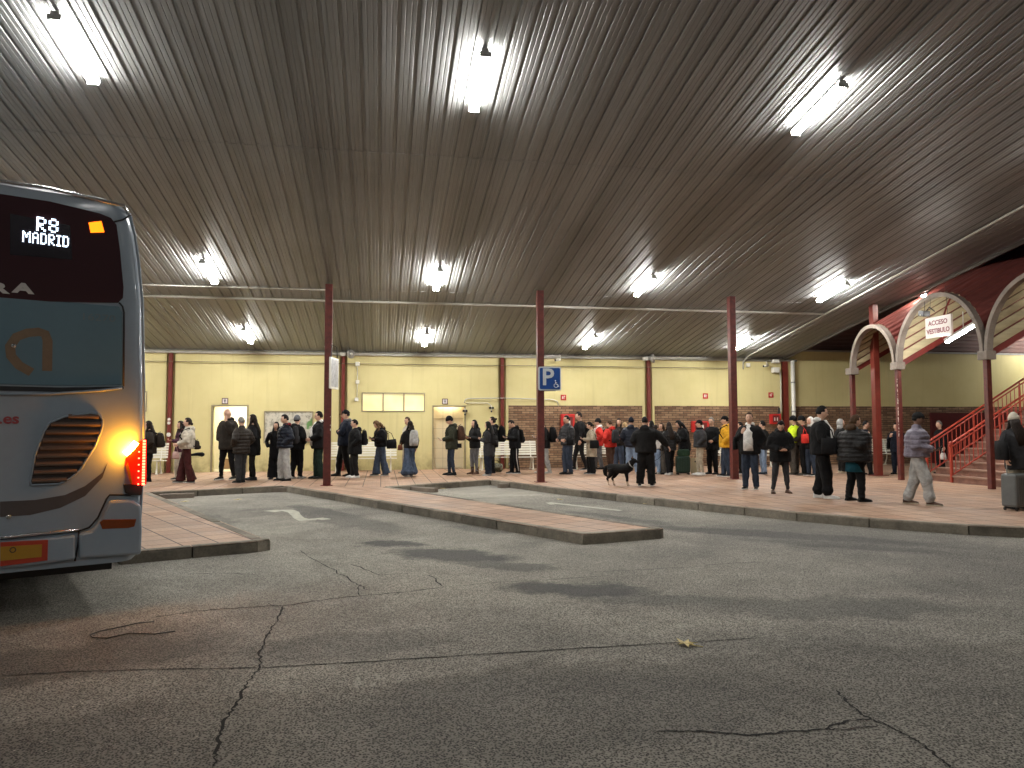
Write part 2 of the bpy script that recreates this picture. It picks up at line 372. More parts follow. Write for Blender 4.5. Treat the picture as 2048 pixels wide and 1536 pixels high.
edges=[-30]+PX+[31]
pan=MB();brk=MB()
for i in range(len(edges)-1):
    x0=edges[i]+(R if i else 0);x1=edges[i+1]-(R if i<len(edges)-2 else 0)
    if edges[i]>=4.2:
        cells(pan,x0,x1,BZ,(4.16 if i<len(edges)-2 else 4.5),0,.079,[])
        brk.box((x0+.10,-.012,SW),(x1-.12,.079,BZ-.003))
        pan.box((x0,0,SW),(x0+.098,.079,BZ-.001));pan.box((x1-.118,0,SW),(x1,.079,BZ-.001))
    else: cells(pan,x0,x1,0,4.16,0,.079,DOORS+WIN)
pan.build('wall_panel',m_stuc,bld);brk.build('brick_dado',m_brick,bld)
mb=MB();mb.box((-30,-.03,4.17),(15.3,.079,4.26));mb.build('cornice',m_grey,bld)
# doors: left one open onto a bright lobby, right one with pale panels
m_lobby=paint('lobby_tiles',(.74,.68,.50,1),.35,var=.05)
mb=MB();x0,x1,_,z1=DOORS[0]
mb.box((x0-.6,1.9,0),(x1+.9,1.95,2.7));mb.box((x0-.65,.31,0),(x0-.6,1.95,2.7));mb.box((x1+.9,.31,0),(x1+.95,1.95,2.7));mb.box((x0-.65,.31,2.7),(x1+.95,1.95,2.75));mb.box((x0-.65,.301,SW-.02),(x1+.95,1.95,SW))
mb.build('lobby',m_lobby,bld)
lob=MB().box((x0+.1,.9,2.62),(x1-.1,1.2,2.68)).build('lobby_lamp',emit('lobby_lamp_light',(1,.95,.80,1),75),bld)
for q0,q1 in ((x0,x0+.3),(x0+.75,x1+.1)): MB().box((q0,1.86,SW),(q1,1.895,.5)).build('skirting',paint('dado_brown',(.22,.13,.07,1),.5),bld)
for x0,x1,_,z1 in DOORS:
    mb=MB();t=.05
    mb.box((x0-t,-.02,SW),(x0,.1,z1));mb.box((x1,-.02,SW),(x1+t,.1,z1));mb.box((x0-t,-.02,z1),(x1+t,.1,z1+t));mb.build('door_frame',m_trim,bld)
x0,x1,_,z1=DOORS[1]
m_screen=paint('screen_tiles',(.74,.63,.42,1),.25,var=.08,scale=3)
mb=MB();mb.box((x0,.5,SW),(x1+.25,.55,z1+.4));
d=mb.build('door_screen',m_screen,bld)
mb=MB()
for z in (.5,.85,1.2,1.55,1.9): mb.box((x0,.492,z),(x1+.25,.499,z+.008))
for x in (x0+.36,x0+.72): mb.box((x,.492,SW),(x+.008,.499,z1))
mb.build('screen_joint',m_trim,d)
mb=MB();mb.box((x0-.01,.302,z1+.36),(x1+.3,.5,z1+.40));mb.box((x1+.25,.3,0),(x1+.3,.55,z1));mb.box((x0-.05,.3,0),(x0-.01,.55,z1));mb.build('porch',m_lobby,bld)
MB().box((x0+.2,.34,z1+.2),(x1-.2,.42,z1+.24)).build('lobby_lamp',emit('porch_lamp_light',(1,.9,.7,1),60),bld)
t_=NT('lit_window_glass');n=t_.noise(t_.coord(),1.2,2);t_.set(Base_Color=(.6,.5,.25,1),Emission_Color=t_.ramp(n,[(.35,(.80,.68,.32,1)),(.65,(1,.90,.55,1))]),Emission_Strength=.78,Roughness=.25)
m_lit=t_.m;m_lit.cycles.emission_sampling='NONE'
for wi,(a,b,c,d) in enumerate(WIN):
    mb=MB();t=.04;k=3 if wi==0 else 2
    mb.box((a,-.015,c),(b,.09,c+t));mb.box((a,-.03,d-t),(b,.09,d))
    for i in range(k+1):
        x=a+(b-a-t)*i/k;mb.box((x,-.012,c+t),(x+t,.088,d-t))
    f=mb.build('window_frame',m_trim,bld)
    for i in range(k):
        x=a+(b-a-t)*i/k+t;MB().box((x,.05,c+t),(x+(b-a-t)/k-t,.06,d-t)).build('pane',m_lit,f)
# cladding above the wall to the right of the roof
m_clad=mat_deck('maroon_cladding',(.12,.060,.048),.15,.6,'x')
mb=MB();pr=[]
z=4.505
while z<7.6: pr+=[(z,.0),(z+.075,.0),(z+.09,.035),(z+.135,.035)];z+=.15
mb.loft([[(x,.14-o,zz) for zz,o in pr] for x in (14.6,40)],cap=False,closed=False)
mb.build('cladding',m_clad,bld)
mb=MB().box((15.32,-.03,4.47),(30,.0,4.53));mb.build('flashing',m_grey,bld)
sh=MB();x0=W(1862,823,YW-.1).x
sh.box((x0,-.10,SW),(31,-.02,2.12));MB
sh.build('red_shutter',paint('shutter_red',(.085,.010,.010,1),.5,var=.25),bld)
# wall posts
GRP='red posts against the yellow wall'
locs=['beside the bus','between the open doorway and the window strip','between the shut doorway and the brick dado','between the two brick dado panels','at the far end of the main roof']
for i,x in enumerate(PX[1:]):
    w=.055 if i<4 else .10
    t=thing('wall_post',['first red steel wall post, left of the open doorway, with round stickers','red steel wall post right of the map board, under a horn loudspeaker','red steel wall post crossed by the grey camera conduit','red steel wall post between the two brick panels, under a horn loudspeaker','thick red steel wall post beside the white drainpipe'][i],'post',(x,YW-.02,SW),0,GRP)
    mb=MB();mb.box((-w,-.06,0),(w,-.045,3.98));mb.box((-w,.045,0),(w,.06,3.98));mb.box((-.012,-.045,0),(.012,.045,3.98));mb.build('post_shaft',m_red,t)
    MB().box((-w-.03,-.09,0),(w+.03,.09,.012)).build('base_plate',m_redd,t)
    if i==0:
        for zz,r_ in ((1.62,.05),(1.74,.045),(1.24,.07)): MB().prism([(r_*math.cos(a*PI/8),zz+r_*math.sin(a*PI/8)) for a in range(16)],-.068,-.0615,'y').build('sticker',m_white,t)
# ---------------------------------------------------------------- roof
m_roof=mat_deck('roof_deck',(.235,.238,.235),.45,.48)
def deckprof(x0,x1,p=.255):
    out=[];x=x0
    while x<x1:
        for dx,dz in ((0,0),(.045,0),(.05,.006),(.06,.006),(.065,0),(.12,0),(.125,.006),(.135,.006),(.14,0),(.185,0),(.196,.026),(.239,.026)): out.append((x+dx*p/.25,dz))
        x+=p
    return out
XE=15.05
prof=deckprof(-24,XE)
roof=thing('canopy_roof','sloping grey corrugated metal canopy roof over the bus bays','roof',(0,YW,ZT))
yl=[RF(1024,588).y,RF(1024,322).y]
segs=[(YW-.02,yl[0]-.02,-.016),(yl[0]+.06,yl[1]-.02,-.008),(yl[1]+.06,-7.,0.0)]
for a,b,o in segs:
    mb=MB();n=6
    mb.loft([[(x,y-YW,(YW-y)*SL+z+o) for x,z in prof] for y in [a+(b-a)*i/n for i in range(n+1)]],cap=False,closed=False)
    if o<0:
        zz=(YW-b)*SL+o
        for (xa,za),(xb,zb) in zip(prof[:-1],prof[1:]): mb.quad((xa,b-YW,zz+za),(xb,b-YW,zz+zb),(xb,b-YW,zz+zb+.006),(xa,b-YW,zz+za+.006))
    mb.build('deck_sheet',m_roof,roof)
mb=MB() # edge flashing at the open side
for y0,y1 in ((YW,-7.),):
    A=(YW-y0)*SL;B=(YW-y1)*SL
    for (xa,xb,za,zb) in ((XE,XE+.06,-.10,.20),):
        mb.loft([[(xa,y0-YW,A+za),(xb,y0-YW,A+za),(xb,y0-YW,A+zb),(xa,y0-YW,A+zb)],[(xa,y1-YW,B+za),(xb,y1-YW,B+za),(xb,y1-YW,B+zb),(xa,y1-YW,B+zb)]])
mb.build('edge_flashing',paint('edge_metal',(.09,.075,.06,1),.5,.3),roof)
# lamps
m_tube=emit('lamp_tube',(1,.985,.94,1),LAMP)
m_house=paint('lamp_housing',(.62,.62,.60,1),.5)
lampG='strip lamps in rows under the corrugated roof'
L=1.31
def mklamp():
    t=thing('ceiling_lamp','x','lamp')
    for y in (-.45,.45): MB().tube([(0,y,.028),(0,y,.075)],.012,6).build('hanger',m_house,t)
    MB().box((-.055,-L/2-.03,-.021),(.055,L/2+.03,.03)).build('lamp_housing',m_house,t,bevel=.008)
    mb=MB();sec=[(-.08,-.022),(-.074,-.06),(-.045,-.09),(.045,-.09),(.074,-.06),(.08,-.022)]
    mb.loft([[(x,y,z) for x,z in sec] for y in (-L/2,L/2)]);d=mb.build('diffuser',m_tube,t)
    for y in (-L/2-.03,L/2+.006): MB().box((-.082,y,-.094),(.082,y+.024,-.021)).build('end_cap',m_house,t)
    return t
ROWS=[(10.58,'front'),(18.56,'middle'),(23.84,'back'),(-4.5,'hindmost')]
ordn=['far left','left','centre','right','far right']
first=None
names={(0,0):'large strip lamp high above the bus, front row',(0,1):'large strip lamp at the top middle of the view, front row',(0,2):'large strip lamp at the upper right, front row',
(1,0):'strip lamp in the middle row, leftmost seen, right of the bus',(1,1):'strip lamp in the middle row, between the first and second free columns',(1,2):'strip lamp in the middle row, right of the parking sign column',(1,3):'strip lamp in the middle row next to the long straight conduit',
(2,0):'small strip lamp in the back row nearest the bus',(2,1):'small strip lamp in the back row above the high window strip',(2,2):'small strip lamp in the back row right of the parking sign column',(2,3):'small strip lamp in the back row half behind the rightmost free column'}
for r,(y,_) in enumerate(ROWS):
    for i in range(-2,4):
        x=-4.11+5.5*i
        if x>XE-.3: continue
        o=first if first is None else None
        if first is None: first=mklamp();o=first
        else: o=copy_tree(first)
        o.location=(x,y,roofz(y)-.065);o.rotation_euler=(-math.atan(SL),0,0)
        o['group']=lampG;o['label']=names.get((r,i),('strip lamp of the hindmost row, behind the photographer' if r==3 else 'strip lamp of the %s row farther left, hidden over the bus'%_))
# conduits
m_cond=paint('conduit_grey',(.46,.45,.40,1),.4,.2)
def conduit(pts,r,label,parent=None,name='conduit',mat=None,cat='conduit'):
    o=MB().tube(pts,r,8).build(name,mat or m_cond,parent,smooth=True)
    if not parent: tag(o,label,cat)
    return o
yc=RF(1024,612,.08).y
XC=RF(1641,634,.08).x
conduit([(-24,yc,roofz(yc)-.07),(XC,yc,roofz(yc)-.07)],.032,'long grey conduit crossing the roof from the bus to the right hand conduit')
y2=RF(480,575,.06).y
conduit([(-24,y2,roofz(y2)-.06),(-1.34,y2,roofz(y2)-.06)],.016,'thin grey conduit on the roof from behind the bus to the first free column')
conduit([(XC,-5,roofz(-5)-.07),(XC,YW-.5,roofz(YW-.5)-.07),(XC-.02,YW-.12,4.02),(XC-.02,YW-.12,3.75)],.026,'straight grey conduit running down the roof slope near its open edge')
conduit([(-24,YW-.08,4.10),(15.6,YW-.08,4.10)],.045,'thick grey conduit along the top of the yellow wall',cat='conduit')
conduit([(-24,YW-.12,3.78),(13.1,YW-.12,3.78)],.012,'thin dark cable along the upper yellow wall',mat=paint('cable_dark',(.16,.13,.07,1),.6),name='cable',cat='cable')
for px,lab in (((715,728),'small white junction box on the upper cable above the high window'),((1496,730),'white junction box where the slope conduit ends')):
    p=W(*px,YW-.1);o=MB().box((-.07,-.05,-.07),(.07,.05,.07)).build('junction_box',m_white,loc=p,bevel=.01);tag(o,lab,'junction box','small white junction boxes on the wall')
for px,lab in (((715,764),'second small white switch box on the vertical conduit left of the high window'),((713,799),'lowest small switch box on the vertical conduit left of the high window')):
    p=W(*px,YW-.06);o=MB().box((-.06,-.04,-.06),(.06,.04,.06)).build('switch_box',m_white,loc=p,bevel=.01);tag(o,lab,'switch box')
conduit([W(715,733,YW-.04),W(714,797,YW-.04)],.014,'short vertical grey conduit left of the high window')
# floodlight / camera conduits near the shut doorway
fl=W(929,806,YW-.06)
conduit([fl,fl+Vector((.03,0,.12)),fl+Vector((.12,0,.16)),W(1004,796,YW-.14),W(1105,799,YW-.06),W(1115,803,YW-.06),W(1117,812,YW-.06)],.016,'bent grey conduit from the wall lights to beyond the parking sign')
conduit([fl+Vector((.05,0,-.0)),W(975,806,YW-.06),W(981,810,YW-.06),W(983,816,YW-.06)],.014,'lower bent grey conduit feeding the right hand wall camera')
for px,lab in (((930,822),'black double headed wall camera right of the shut doorway'),((983,816),'black wall camera tilted beside the red wall post')):
    p=W(*px,YW-.12);t=thing('wall_camera',lab,'camera',p,0,'black double headed wall cameras')
    MB().box((-.085,-.05,-.035),(-.01,.05,.04)).build('camera_head',m_blackp,t,bevel=.008)
    MB().box((.01,-.05,-.035),(.085,.05,.04)).build('camera_head',m_blackp,t,bevel=.008)
    MB().tube([(0,.08,.08),(0,.02,0),(0,0,-.1)],.018).build('bracket',m_white,t);MB().ell((0,0,-.12),(.035,.035,.035)).build('sensor',m_blackp,t)
# horn speakers
for px,lab in (((697,708),'grey horn loudspeaker above the wall post near the first free column'),((1301,717),'grey horn loudspeaker above the wall post between the brick panels')):
    p=W(*px,YW-.25);t=thing('horn_speaker',lab,'loudspeaker',p,0,'horn loudspeakers under the roof')
    mb=MB();ax=Vector((.75,-.66,0)).normalized();P=[ax*d for d in (-.22,-.05,.0,.06,.12)]
    mb.tube(P,[.05,.055,.08,.15,.165],16,cap=True);mb.build('horn',m_grey,t,smooth=True)
    MB().ell(ax*.125,(.05,.05,.05)).build('horn_core',m_white,t,smooth=True)
    MB().box((-.28,-.05,-.07),(-.1,.09,.04)).build('driver_box',m_white,t,bevel=.01)
# bullet cameras and boxes
for px,lab in (((1118,719),'small white security camera above the parking sign, aimed left'),((1533,731),'small white security camera beside the junction boxes at the roof end')):
    p=W(*px,YW-.25);t=thing('security_camera',lab,'camera',p,0,'white security cameras under the roof')
    MB().tube([(-.14,-.05,-.03),(.05,.0,.0)],[.045,.045],10).build('camera_body',m_white,t,smooth=True);MB().tube([(-.16,-.055,-.033),(-.139,-.05,-.03)],[.036,.036],10).build('lens',m_blackp,t)
    MB().tube([(.03,.0,.02),(.08,.1,.06),(.08,.16,.17)],.018).build('bracket',m_white,t)
p=W(1551,726,YW-.15);o=MB().box((-.13,-.08,0),(.13,.1,.13)).build('equipment_box',m_white,loc=p,bevel=.012);tag(o,'upper white equipment box beside the thick red wall post','box')
p=W(1551,740,YW-.15);o=MB().box((-.13,-.08,-.1),(.13,.1,.1)).build('equipment_box',m_white,loc=p,bevel=.012);tag(o,'lower white equipment box beside the thick red wall post','box')
p=W(1585,720,YW-.12);t=thing('drainpipe','white drainpipe right of the thick red wall post','drainpipe',(p.x,p.y,SW))
MB().tube([(0,0,0),(0,0,3.95)],.075,12).build('pipe',m_white,t,smooth=True)
for z in (.9,2.0,3.1): MB().tube([(0,0,z),(0,0,z+.05)],.085,12).build('pipe_clip',m_grey,t)
p=W(1560,735,YW-.10)
conduit([(p.x,p.y,3.7),(p.x+.02,p.y,3.2),(p.x,p.y,2.2),(p.x-.03,p.y,2.1)],.02,'white cable bundle hanging down beside the thick red wall post')
conduit([(p.x-.08,p.y,2.3),(p.x-.1,p.y,1.9),(p.x-.06,p.y,SW)],.04,'black corrugated tube low beside the thick red wall post',mat=m_blackp)
# ---------------------------------------------------------------- free columns
GRP='free standing red roof columns'
for i,lab in enumerate(['free red roof column in front of the queue, carrying a timetable board','free red roof column carrying the blue parking sign','free red roof column right of the man in the yellow jacket']):
    x=-1.34+5.52*i;y=19.27;h=roofz(y)-SW-.06;t=thing('roof_column',lab,'column',(x,y,SW),0,GRP);w=.09
    mb=MB();mb.box((-w,-w,.012),(w,-w+.015,h));mb.box((-w,w-.015,.012),(w,w,h));mb.box((-.012,-w+.015,.012),(.012,w-.015,h))
    if i==0: mb.box((w-.014,-w+.0152,.012),(w,w-.0152,h))
    mb.box((-w+.002,-w+.0152,.012),(-w+.014,w-.0152,h))
    mb.build('column_shaft',m_redc,t,bevel=.004)
    MB().box((-.15,-.15,0),(.15,.15,.0119)).build('base_plate',m_redd,t)
    MB().box((-.17,-.12,h+.001),(.17,.12,h+.03)).build('top_plate',m_grey,t,rot=(-math.atan(SL),0,0))
    MB().box((-.3,-.05,h+.031),(.3,.05,h+.06)).build('cap_bracket',m_grey,t,rot=(-math.atan(SL),0,0))
    if i==0:
        for zz,ww in ((1.5,.03),(1.38,.05),(1.72,.025)): MB().box((w-.02,-w-.004,zz),(w-.02+ww*.4,-w-.001,zz+ww)).build('sticker',m_white,t)
c1=Vector((-1.34,19.27,0))
# timetable board seen nearly edge on, hung from a black bracket on the first column
t=thing('timetable_board','white timetable board seen edge on beside the first free column','sign',(c1.x+.12,c1.y,0))
zt=W(667,712,19.27).z;zb=W(667,778,19.27).z
MB().box((0,-.32,zb),(.045,.32,zt-.05)).build('board',m_white,t,rot=None,bevel=.006)
MB().box((.046,-.27,zb+.05),(.05,.27,zt-.1)).build('poster',paint('poster_grey',(.35,.35,.36,1),.4,scale=12,var=.5),t)
mb=MB();mb.tube([(-.03,-.1,zt+.28),(.03,-.2,zt+.24),(.03,-.25,zt-.04)],.012);mb.tube([(-.03,.1,zt+.28),(.03,.2,zt+.24),(.03,.25,zt-.04)],.012);mb.build('hanger',m_blackp,t)
t.rotation_euler=(0,0,math.radians(-14))
# parking sign
m_blue=paint('sign_blue',(.008,.055,.24,1),.35,var=.08);m_signw=paint('sign_white',(.50,.54,.56,1),.35,var=.05)
p0=W(1077,733,19.12);p1=W(1123,781,19.12);w=p1.x-p0.x;h=p0.z-p1.z
t=thing('parking_sign','blue and white P parking sign with wheelchair symbol on a red column','sign',((p0.x+p1.x)/2,19.13,(p0.z+p1.z)/2))
def rrect(w,h,r,n=5):
    out=[]
    for cx,cy,a0 in ((w/2-r,h/2-r,0),(-w/2+r,h/2-r,90),(-w/2+r,-h/2+r,180),(w/2-r,-h/2+r,270)):
        for i in range(n+1):
            a=math.radians(a0+90*i/n);out.append((cx+r*math.cos(a),cy+r*math.sin(a)))
    return out
MB().prism(rrect(w,h,.05),0,.02,'y').build('sign_plate',m_signw,t)
MB().prism(rrect(w-.07,h-.07,.03),-.006,-.001,'y').build('sign_face',m_blue,t)
FONT={}
def text(s,size,mat,parent,name,loc,rot,depth=.004,bold=.0,sx=1.,align='CENTER'):
    c=bpy.data.curves.new(name,'FONT');c.body=s;c.size=size;c.extrude=depth/2;c.offset=bold;c.align_x=align;c.align_y='CENTER';c.resolution_u=3
    o=bpy.data.objects.new('tmp',c);COL.objects.link(o);dg=bpy.context.evaluated_depsgraph_get();me=bpy.data.meshes.new_from_object(o.evaluated_get(dg));bpy.data.objects.remove(o)
    me.materials.clear();me.materials.append(mat);o=bpy.data.objects.new(name,me);COL.objects.link(o);o.parent=parent;o.location=loc;o.rotation_euler=rot;o.scale=(sx,1,1);return o
text('P',w*1.0,m_signw,t,'letter',(-.06,-.011,.02),(PI/2,0,0),bold=.012,sx=1.05)
mb=MB();cx,cz=w*.26,-h*.24
mb.tube([(cx+.055*math.cos(a),-.011,cz-.03+.055*math.sin(a)) for a in [math.radians(130+i*22) for i in range(12)]],.008,5)
mb.tube([(cx-.012,-.011,cz+.07),(cx-.005,-.011,cz),(cx+.045,-.011,cz-.002),(cx+.065,-.011,cz-.06),(cx+.085,-.011,cz-.055)],.009,5);mb.tube([(cx-.008,-.011,cz+.04),(cx+.03,-.011,cz+.04)],.007,5);mb.ell((cx-.014,-.011,cz+.095),(.017,.006,.017))
mb.build('wheelchair_symbol',m_signw,t)
MB().box((-w/2+.02,.021,-.03-h*.48),(w/2-.15,.05,-h*.48)).build('bracket',m_blackp,t)
# small wall signs
def wallsign(px,sz,lab,fg,bg,rim,glyph,cat='sign',grp=None,name='wall_sign'):
    p=W(*px,YW-.02);t=thing(name,lab,cat,p,0,grp)
    MB().box((-sz/2,0,-sz/2),(sz/2,.012,sz/2)).build('sign_plate',rim,t);MB().box((-sz/2+.025,-.004,-sz/2+.025),(sz/2-.025,-.001,sz/2-.025)).build('sign_face',bg,t)
    mb=MB()
    for b in glyph: 
        if len(b)==3: mb.prism([(b[0]+b[2]*math.cos(a*PI/5),b[1]+b[2]*math.sin(a*PI/5)) for a in range(10)],-.009,-.005,'y')
        elif len(b)==4: mb.box((b[0],-.009,b[1]),(b[2],-.005,b[3]))
        else: mb.prism([(b[i],b[i+1]) for i in range(0,len(b),2)],-.009,-.005,'y')
    mb.build('pictogram',fg,t);return t
m_rim=paint('sign_rim_brown',(.10,.045,.04,1),.4);m_wsign=paint('sign_face_pale',(.62,.56,.55,1),.4);m_sred=paint('sign_red',(.48,.022,.018,1),.4)
lady=[(0,.055,.014),(-.022,-.015,-.01,.04,.01,.04,.022,-.015),(-.012,-.06,-.003,-.015),(.003,-.06,.012,-.015)]
man=[(0,.055,.014),(-.02,-.015,.02,.038),(-.014,-.06,-.003,-.015),(.003,-.06,.014,-.015)]
wallsign((450,802),.2,'square toilet sign with a figure above the open doorway',m_blackp,m_wsign,m_rim,man,grp='toilet signs above doorways')
wallsign((890,803),.2,'square toilet sign with a figure above the shut pale doorway',m_blackp,m_wsign,m_rim,lady,grp='toilet signs above doorways')
ext=[(-.05,-.05,-.015,.03),(-.045,.035,-.02,.05),(.01,-.06,.028,.06),(.028,.03,.055,.06)]
hose=[(-.06,-.045,.0,.035),(-.06,.04,.0,.055),(.02,-.055,.035,.06),(.035,.0,.06,.012)]
wallsign((1127,795),.2,'red fire equipment sign right of the parking sign column',m_white,m_sred,m_sred,ext,grp='red fire signs on the wall')
wallsign((1411,792),.2,'red fire hose sign above the brick dado left of the third free column',m_white,m_sred,m_sred,hose,grp='red fire signs on the wall')
wallsign((1542,790),.2,'red fire extinguisher sign near the thick red wall post',m_white,m_sred,m_sred,ext,grp='red fire signs on the wall')
for (a,b,c,d),lab in (((1122,828,1149,866),'red fire hose cabinet behind the two men left of the beige coat'),((1384,842,1418,864),'red fire hose cabinet behind the man with grey hair'),((1541,828,1561,848),'red fire box high on the brick beside the thick wall post')):
    p=W(a,b,YW-.12);q=W(c,d,YW-.12);t=thing('fire_cabinet',lab,'fire cabinet',((p.x+q.x)/2,YW-.08,(p.z+q.z)/2),0,'red fire cabinets on the brick');w=(q.x-p.x)/2;h=(p.z-q.z)/2
    MB().box((-w,-.1,-h),(w,.06,h)).build('cabinet_box',m_sred,t,bevel=.012);MB().box((-w*.7,-.106,-h*.7),(w*.7,-.101,h*.7)).build('cabinet_window',m_redd,t)
    mb=MB();mb.box((-w*.45,-.112,-h*.35),(-w*.25,-.107,h*.3));mb.box((w*.1,-.112,-h*.35),(w*.3,-.107,h*.3));mb.build('marking',m_white,t)
# map board
p=W(528,822,YW-.03);q=W(626,886,YW-.03);w=(q.x-p.x)/2;h=(p.z-q.z)/2
t=thing('map_board','wide framed street map on the yellow wall behind the queue','map board',((p.x+q.x)/2,YW-.02,(p.z+q.z)/2))
nm=NT('map_print');v=nm.coord();vo=nm.node('ShaderNodeTexVoronoi',feature='DISTANCE_TO_EDGE');vo.inputs['Scale'].default_value=9;nm.l(v,vo.inputs['Vector'])
c=nm.mix(nm.ramp(nm.noise(v,5,4,.7),[(.48,g1(0)),(.6,g1(.85))]),(.52,.49,.40,1),(.22,.21,.17,1));c=nm.mix(nm.ramp(vo.outputs['Distance'],[(.0,g1(.6)),(.03,g1(0))]),c,(.62,.58,.50,1));c=nm.mix(nm.ramp(nm.noise(v,2.3,2),[(.60,g1(0)),(.64,g1(1))]),c,(.12,.24,.08,1))
nm.set(Base_Color=c,Roughness=.3)
MB().box((-w+.03,-.004,-h+.03),(w-.03,.0,h-.03)).build('map_print',nm.m,t)
mb=MB();cells(mb,-w,w,-h,h,-.02,.02,[(-w+.035,w-.035,-h+.035,h-.035)]);mb.build('frame',m_trim,t)
wallp=W(392,912,YW-.01);t=thing('small_notice','small grey notice low on the yellow wall by the bag','notice',wallp);MB().box((-.09,0,-.04),(.09,.008,-.025)).build('notice_line',m_trim,t);MB().prism([(-.03,.0),(.03,.0),(0,.07)],0,.008,'y').build('notice_mark',m_trim,t)
# ---------------------------------------------------------------- benches
m_bw=paint('bench_white',(.74,.71,.60,1),.4,var=.1)
def mkbench(wd=2.15):
    t=thing('slatted_bench','x','bench')
    mb=MB()
    for i in range(6):
        z=.50+i*.082;y=.06+i*.022;mb.loft([[(x,y,z),(x,y+.022,z),(x,y+.03,z+.062),(x,y+.008,z+.062)] for x in (-wd/2,wd/2)])
    mb.build('backrest',m_bw,t)
    mb=MB()
    for i in range(5): mb.box((-wd/2,-.42+i*.088,.425+i*-.004),(wd/2,-.42+i*.088+.068,.455+i*-.004))
    mb.build('seat',m_bw,t)
    for s in (-1,1):
        mb=MB();x=s*(wd/2-.2)
        mb.tube([(x,-.40,.02),(x,-.36,.22),(x,-.36,.41)],[.028,.022,.02],6);mb.tube([(x,.12,.02),(x,.02,.25),(x,.0,.41),(x,.06,.5),(x,.2,.98)],[.028,.022,.02,.02,.015],6)
        mb.box((x-.03,-.45,0),(x+.03,-.32,.03));mb.box((x-.03,.06,0),(x+.03,.17,.03));mb.tube([(x,-.37,.405),(x,.02,.395)],.018,6)
        mb.build('leg',m_bw,t)
    return t
b0=None
for px,lab in [(262,'white slatted bench nearest the bus, tinted orange by its lights'),(728,'white slatted bench under the high window, behind the short man with a backpack'),(1012,'white slatted bench where the brick dado begins, left of the parking sign column'),
            (1196,'white slatted bench behind the man in the red jacket'),(1486,'white slatted bench behind the man in the yellow jacket'),(1732,'white slatted bench on the right, behind the thick red post')]:
    o=mkbench() if b0 is None else copy_tree(b0);b0=b0 or o
    p=W(px,900,25.15);o.location=(p.x,25.15,SW);tag(o,lab,'bench','white slatted benches along the wall')
# ---------------------------------------------------------------- arcade, vaults and stairs
XA=13.9;TS=.54
m_conc=paint('arch_concrete',(.20,.165,.135,1),.85,var=.3,scale=4,bump=.5)
m_vout=mat_deck('vault_outer',(.20,.055,.045),.2,.5,'x');m_vin=mat_deck('vault_inner',(.42,.36,.22),.2,.5,'x')
arc=thing('arched_stair_canopy','row of concrete arches on red posts carrying red barrel vaults above the stairs','canopy',(XA,0,0))
def arcpts(yc,r,z0,k,rz=None):
    rz=rz or r
    return [(yc+r*math.cos(PI*i/k),z0+rz*math.sin(PI*i/k)) for i in range(k+1)]
ARCH=[(18.985,.98,3.30,1.22),(16.47,1.49,3.32,1.66),(13.46,1.49,3.32,1.66),(10.45,1.49,3.32,1.66)]
for yc_,r,z0,rz in ARCH:
    mb=MB();k=28;o=arcpts(yc_,r,z0,k,rz);i_=arcpts(yc_,r-.095,z0,k,rz-.105)
    mb.loft([[(-.08,*o[j]),(.08,*o[j]),(.08,*i_[j]),(-.08,*i_[j])] for j in range(k+1)])
    mb.build('arch_rib',m_conc,arc,bevel=0)
    Lv=4.6
    mb=MB();ns=17
    for j in range(ns):
        a0=PI*(j+.1)/ns;a1=PI*(j+.9)/ns;sc_=[]
        for a,q in ((a0,-.075),((a0+a1)/2,-.085),(a1,-.075),(a1,-.055),(a0,-.055)): sc_.append((yc_+(r+q)*math.cos(a),z0+(rz+q)*math.sin(a)))
        mb.loft([[(x,y,z+x*TS) for y,z in sc_] for x in (.1,Lv-.02)])
    mb.build('vault_lining',m_vin,arc)
    for nm_,dr,mt in (('vault_skin',-.02,m_vout),):
        mb=MB();k=(44 if dr>-.05 else 19);ra=[]
        for j in range(k*2+1):
            a=PI*j/(2*k);w_=(.022 if dr>-.05 else .075) if (j//2)%2 else 0;ra.append((yc_+(r+dr-w_)*math.cos(a),z0+(rz+dr-w_)*math.sin(a)))
        mb.loft([[(x,y,z+x*TS) for y,z in ra] for x in (.09,Lv)],cap=False,closed=False);mb.build(nm_,mt,arc)
    for f in (.28,.62): # inner hoops
        mb=MB();pts=[(Lv*f,yc_+(r-.1)*math.cos(PI*j/16),z0+(rz-.12)*math.sin(PI*j/16)+Lv*f*TS) for j in range(17)];mb.tube(pts,.025,6);mb.build('hoop',m_redd,arc)
for y,_ in ((19.97,0),(17.98,0),(14.96,0),(11.95,0)):
    mb=MB();mb.loft([[(x,y-.05,3.16+x*TS),(x,y+.05,3.16+x*TS),(x,y+.05,3.34+x*TS),(x,y-.05,3.34+x*TS)] for x in (.1,4.6)]);mb.build('eaves_beam',m_redd,arc)
    MB().box((-.13,y-.14,3.14),(.13,y+.14,3.34)).build('springer',m_conc,arc,bevel=.01)
    mb=MB();w_=.06;mb.box((-w_,y-w_,SW),(w_,y+w_,3.139));pst=mb.build('arcade_post',m_redc,arc,bevel=.006)
s=MB()
for k in range(46):
    zz=random.uniform(1.3,2.9);s.box((-.061-.004,17.98-.0-random.uniform(.03,.06),zz),(-.0605,17.98+.0-.055+random.uniform(.0,.02),zz+random.uniform(.01,.06)))
s.build('peeled_paint',m_white,arc)
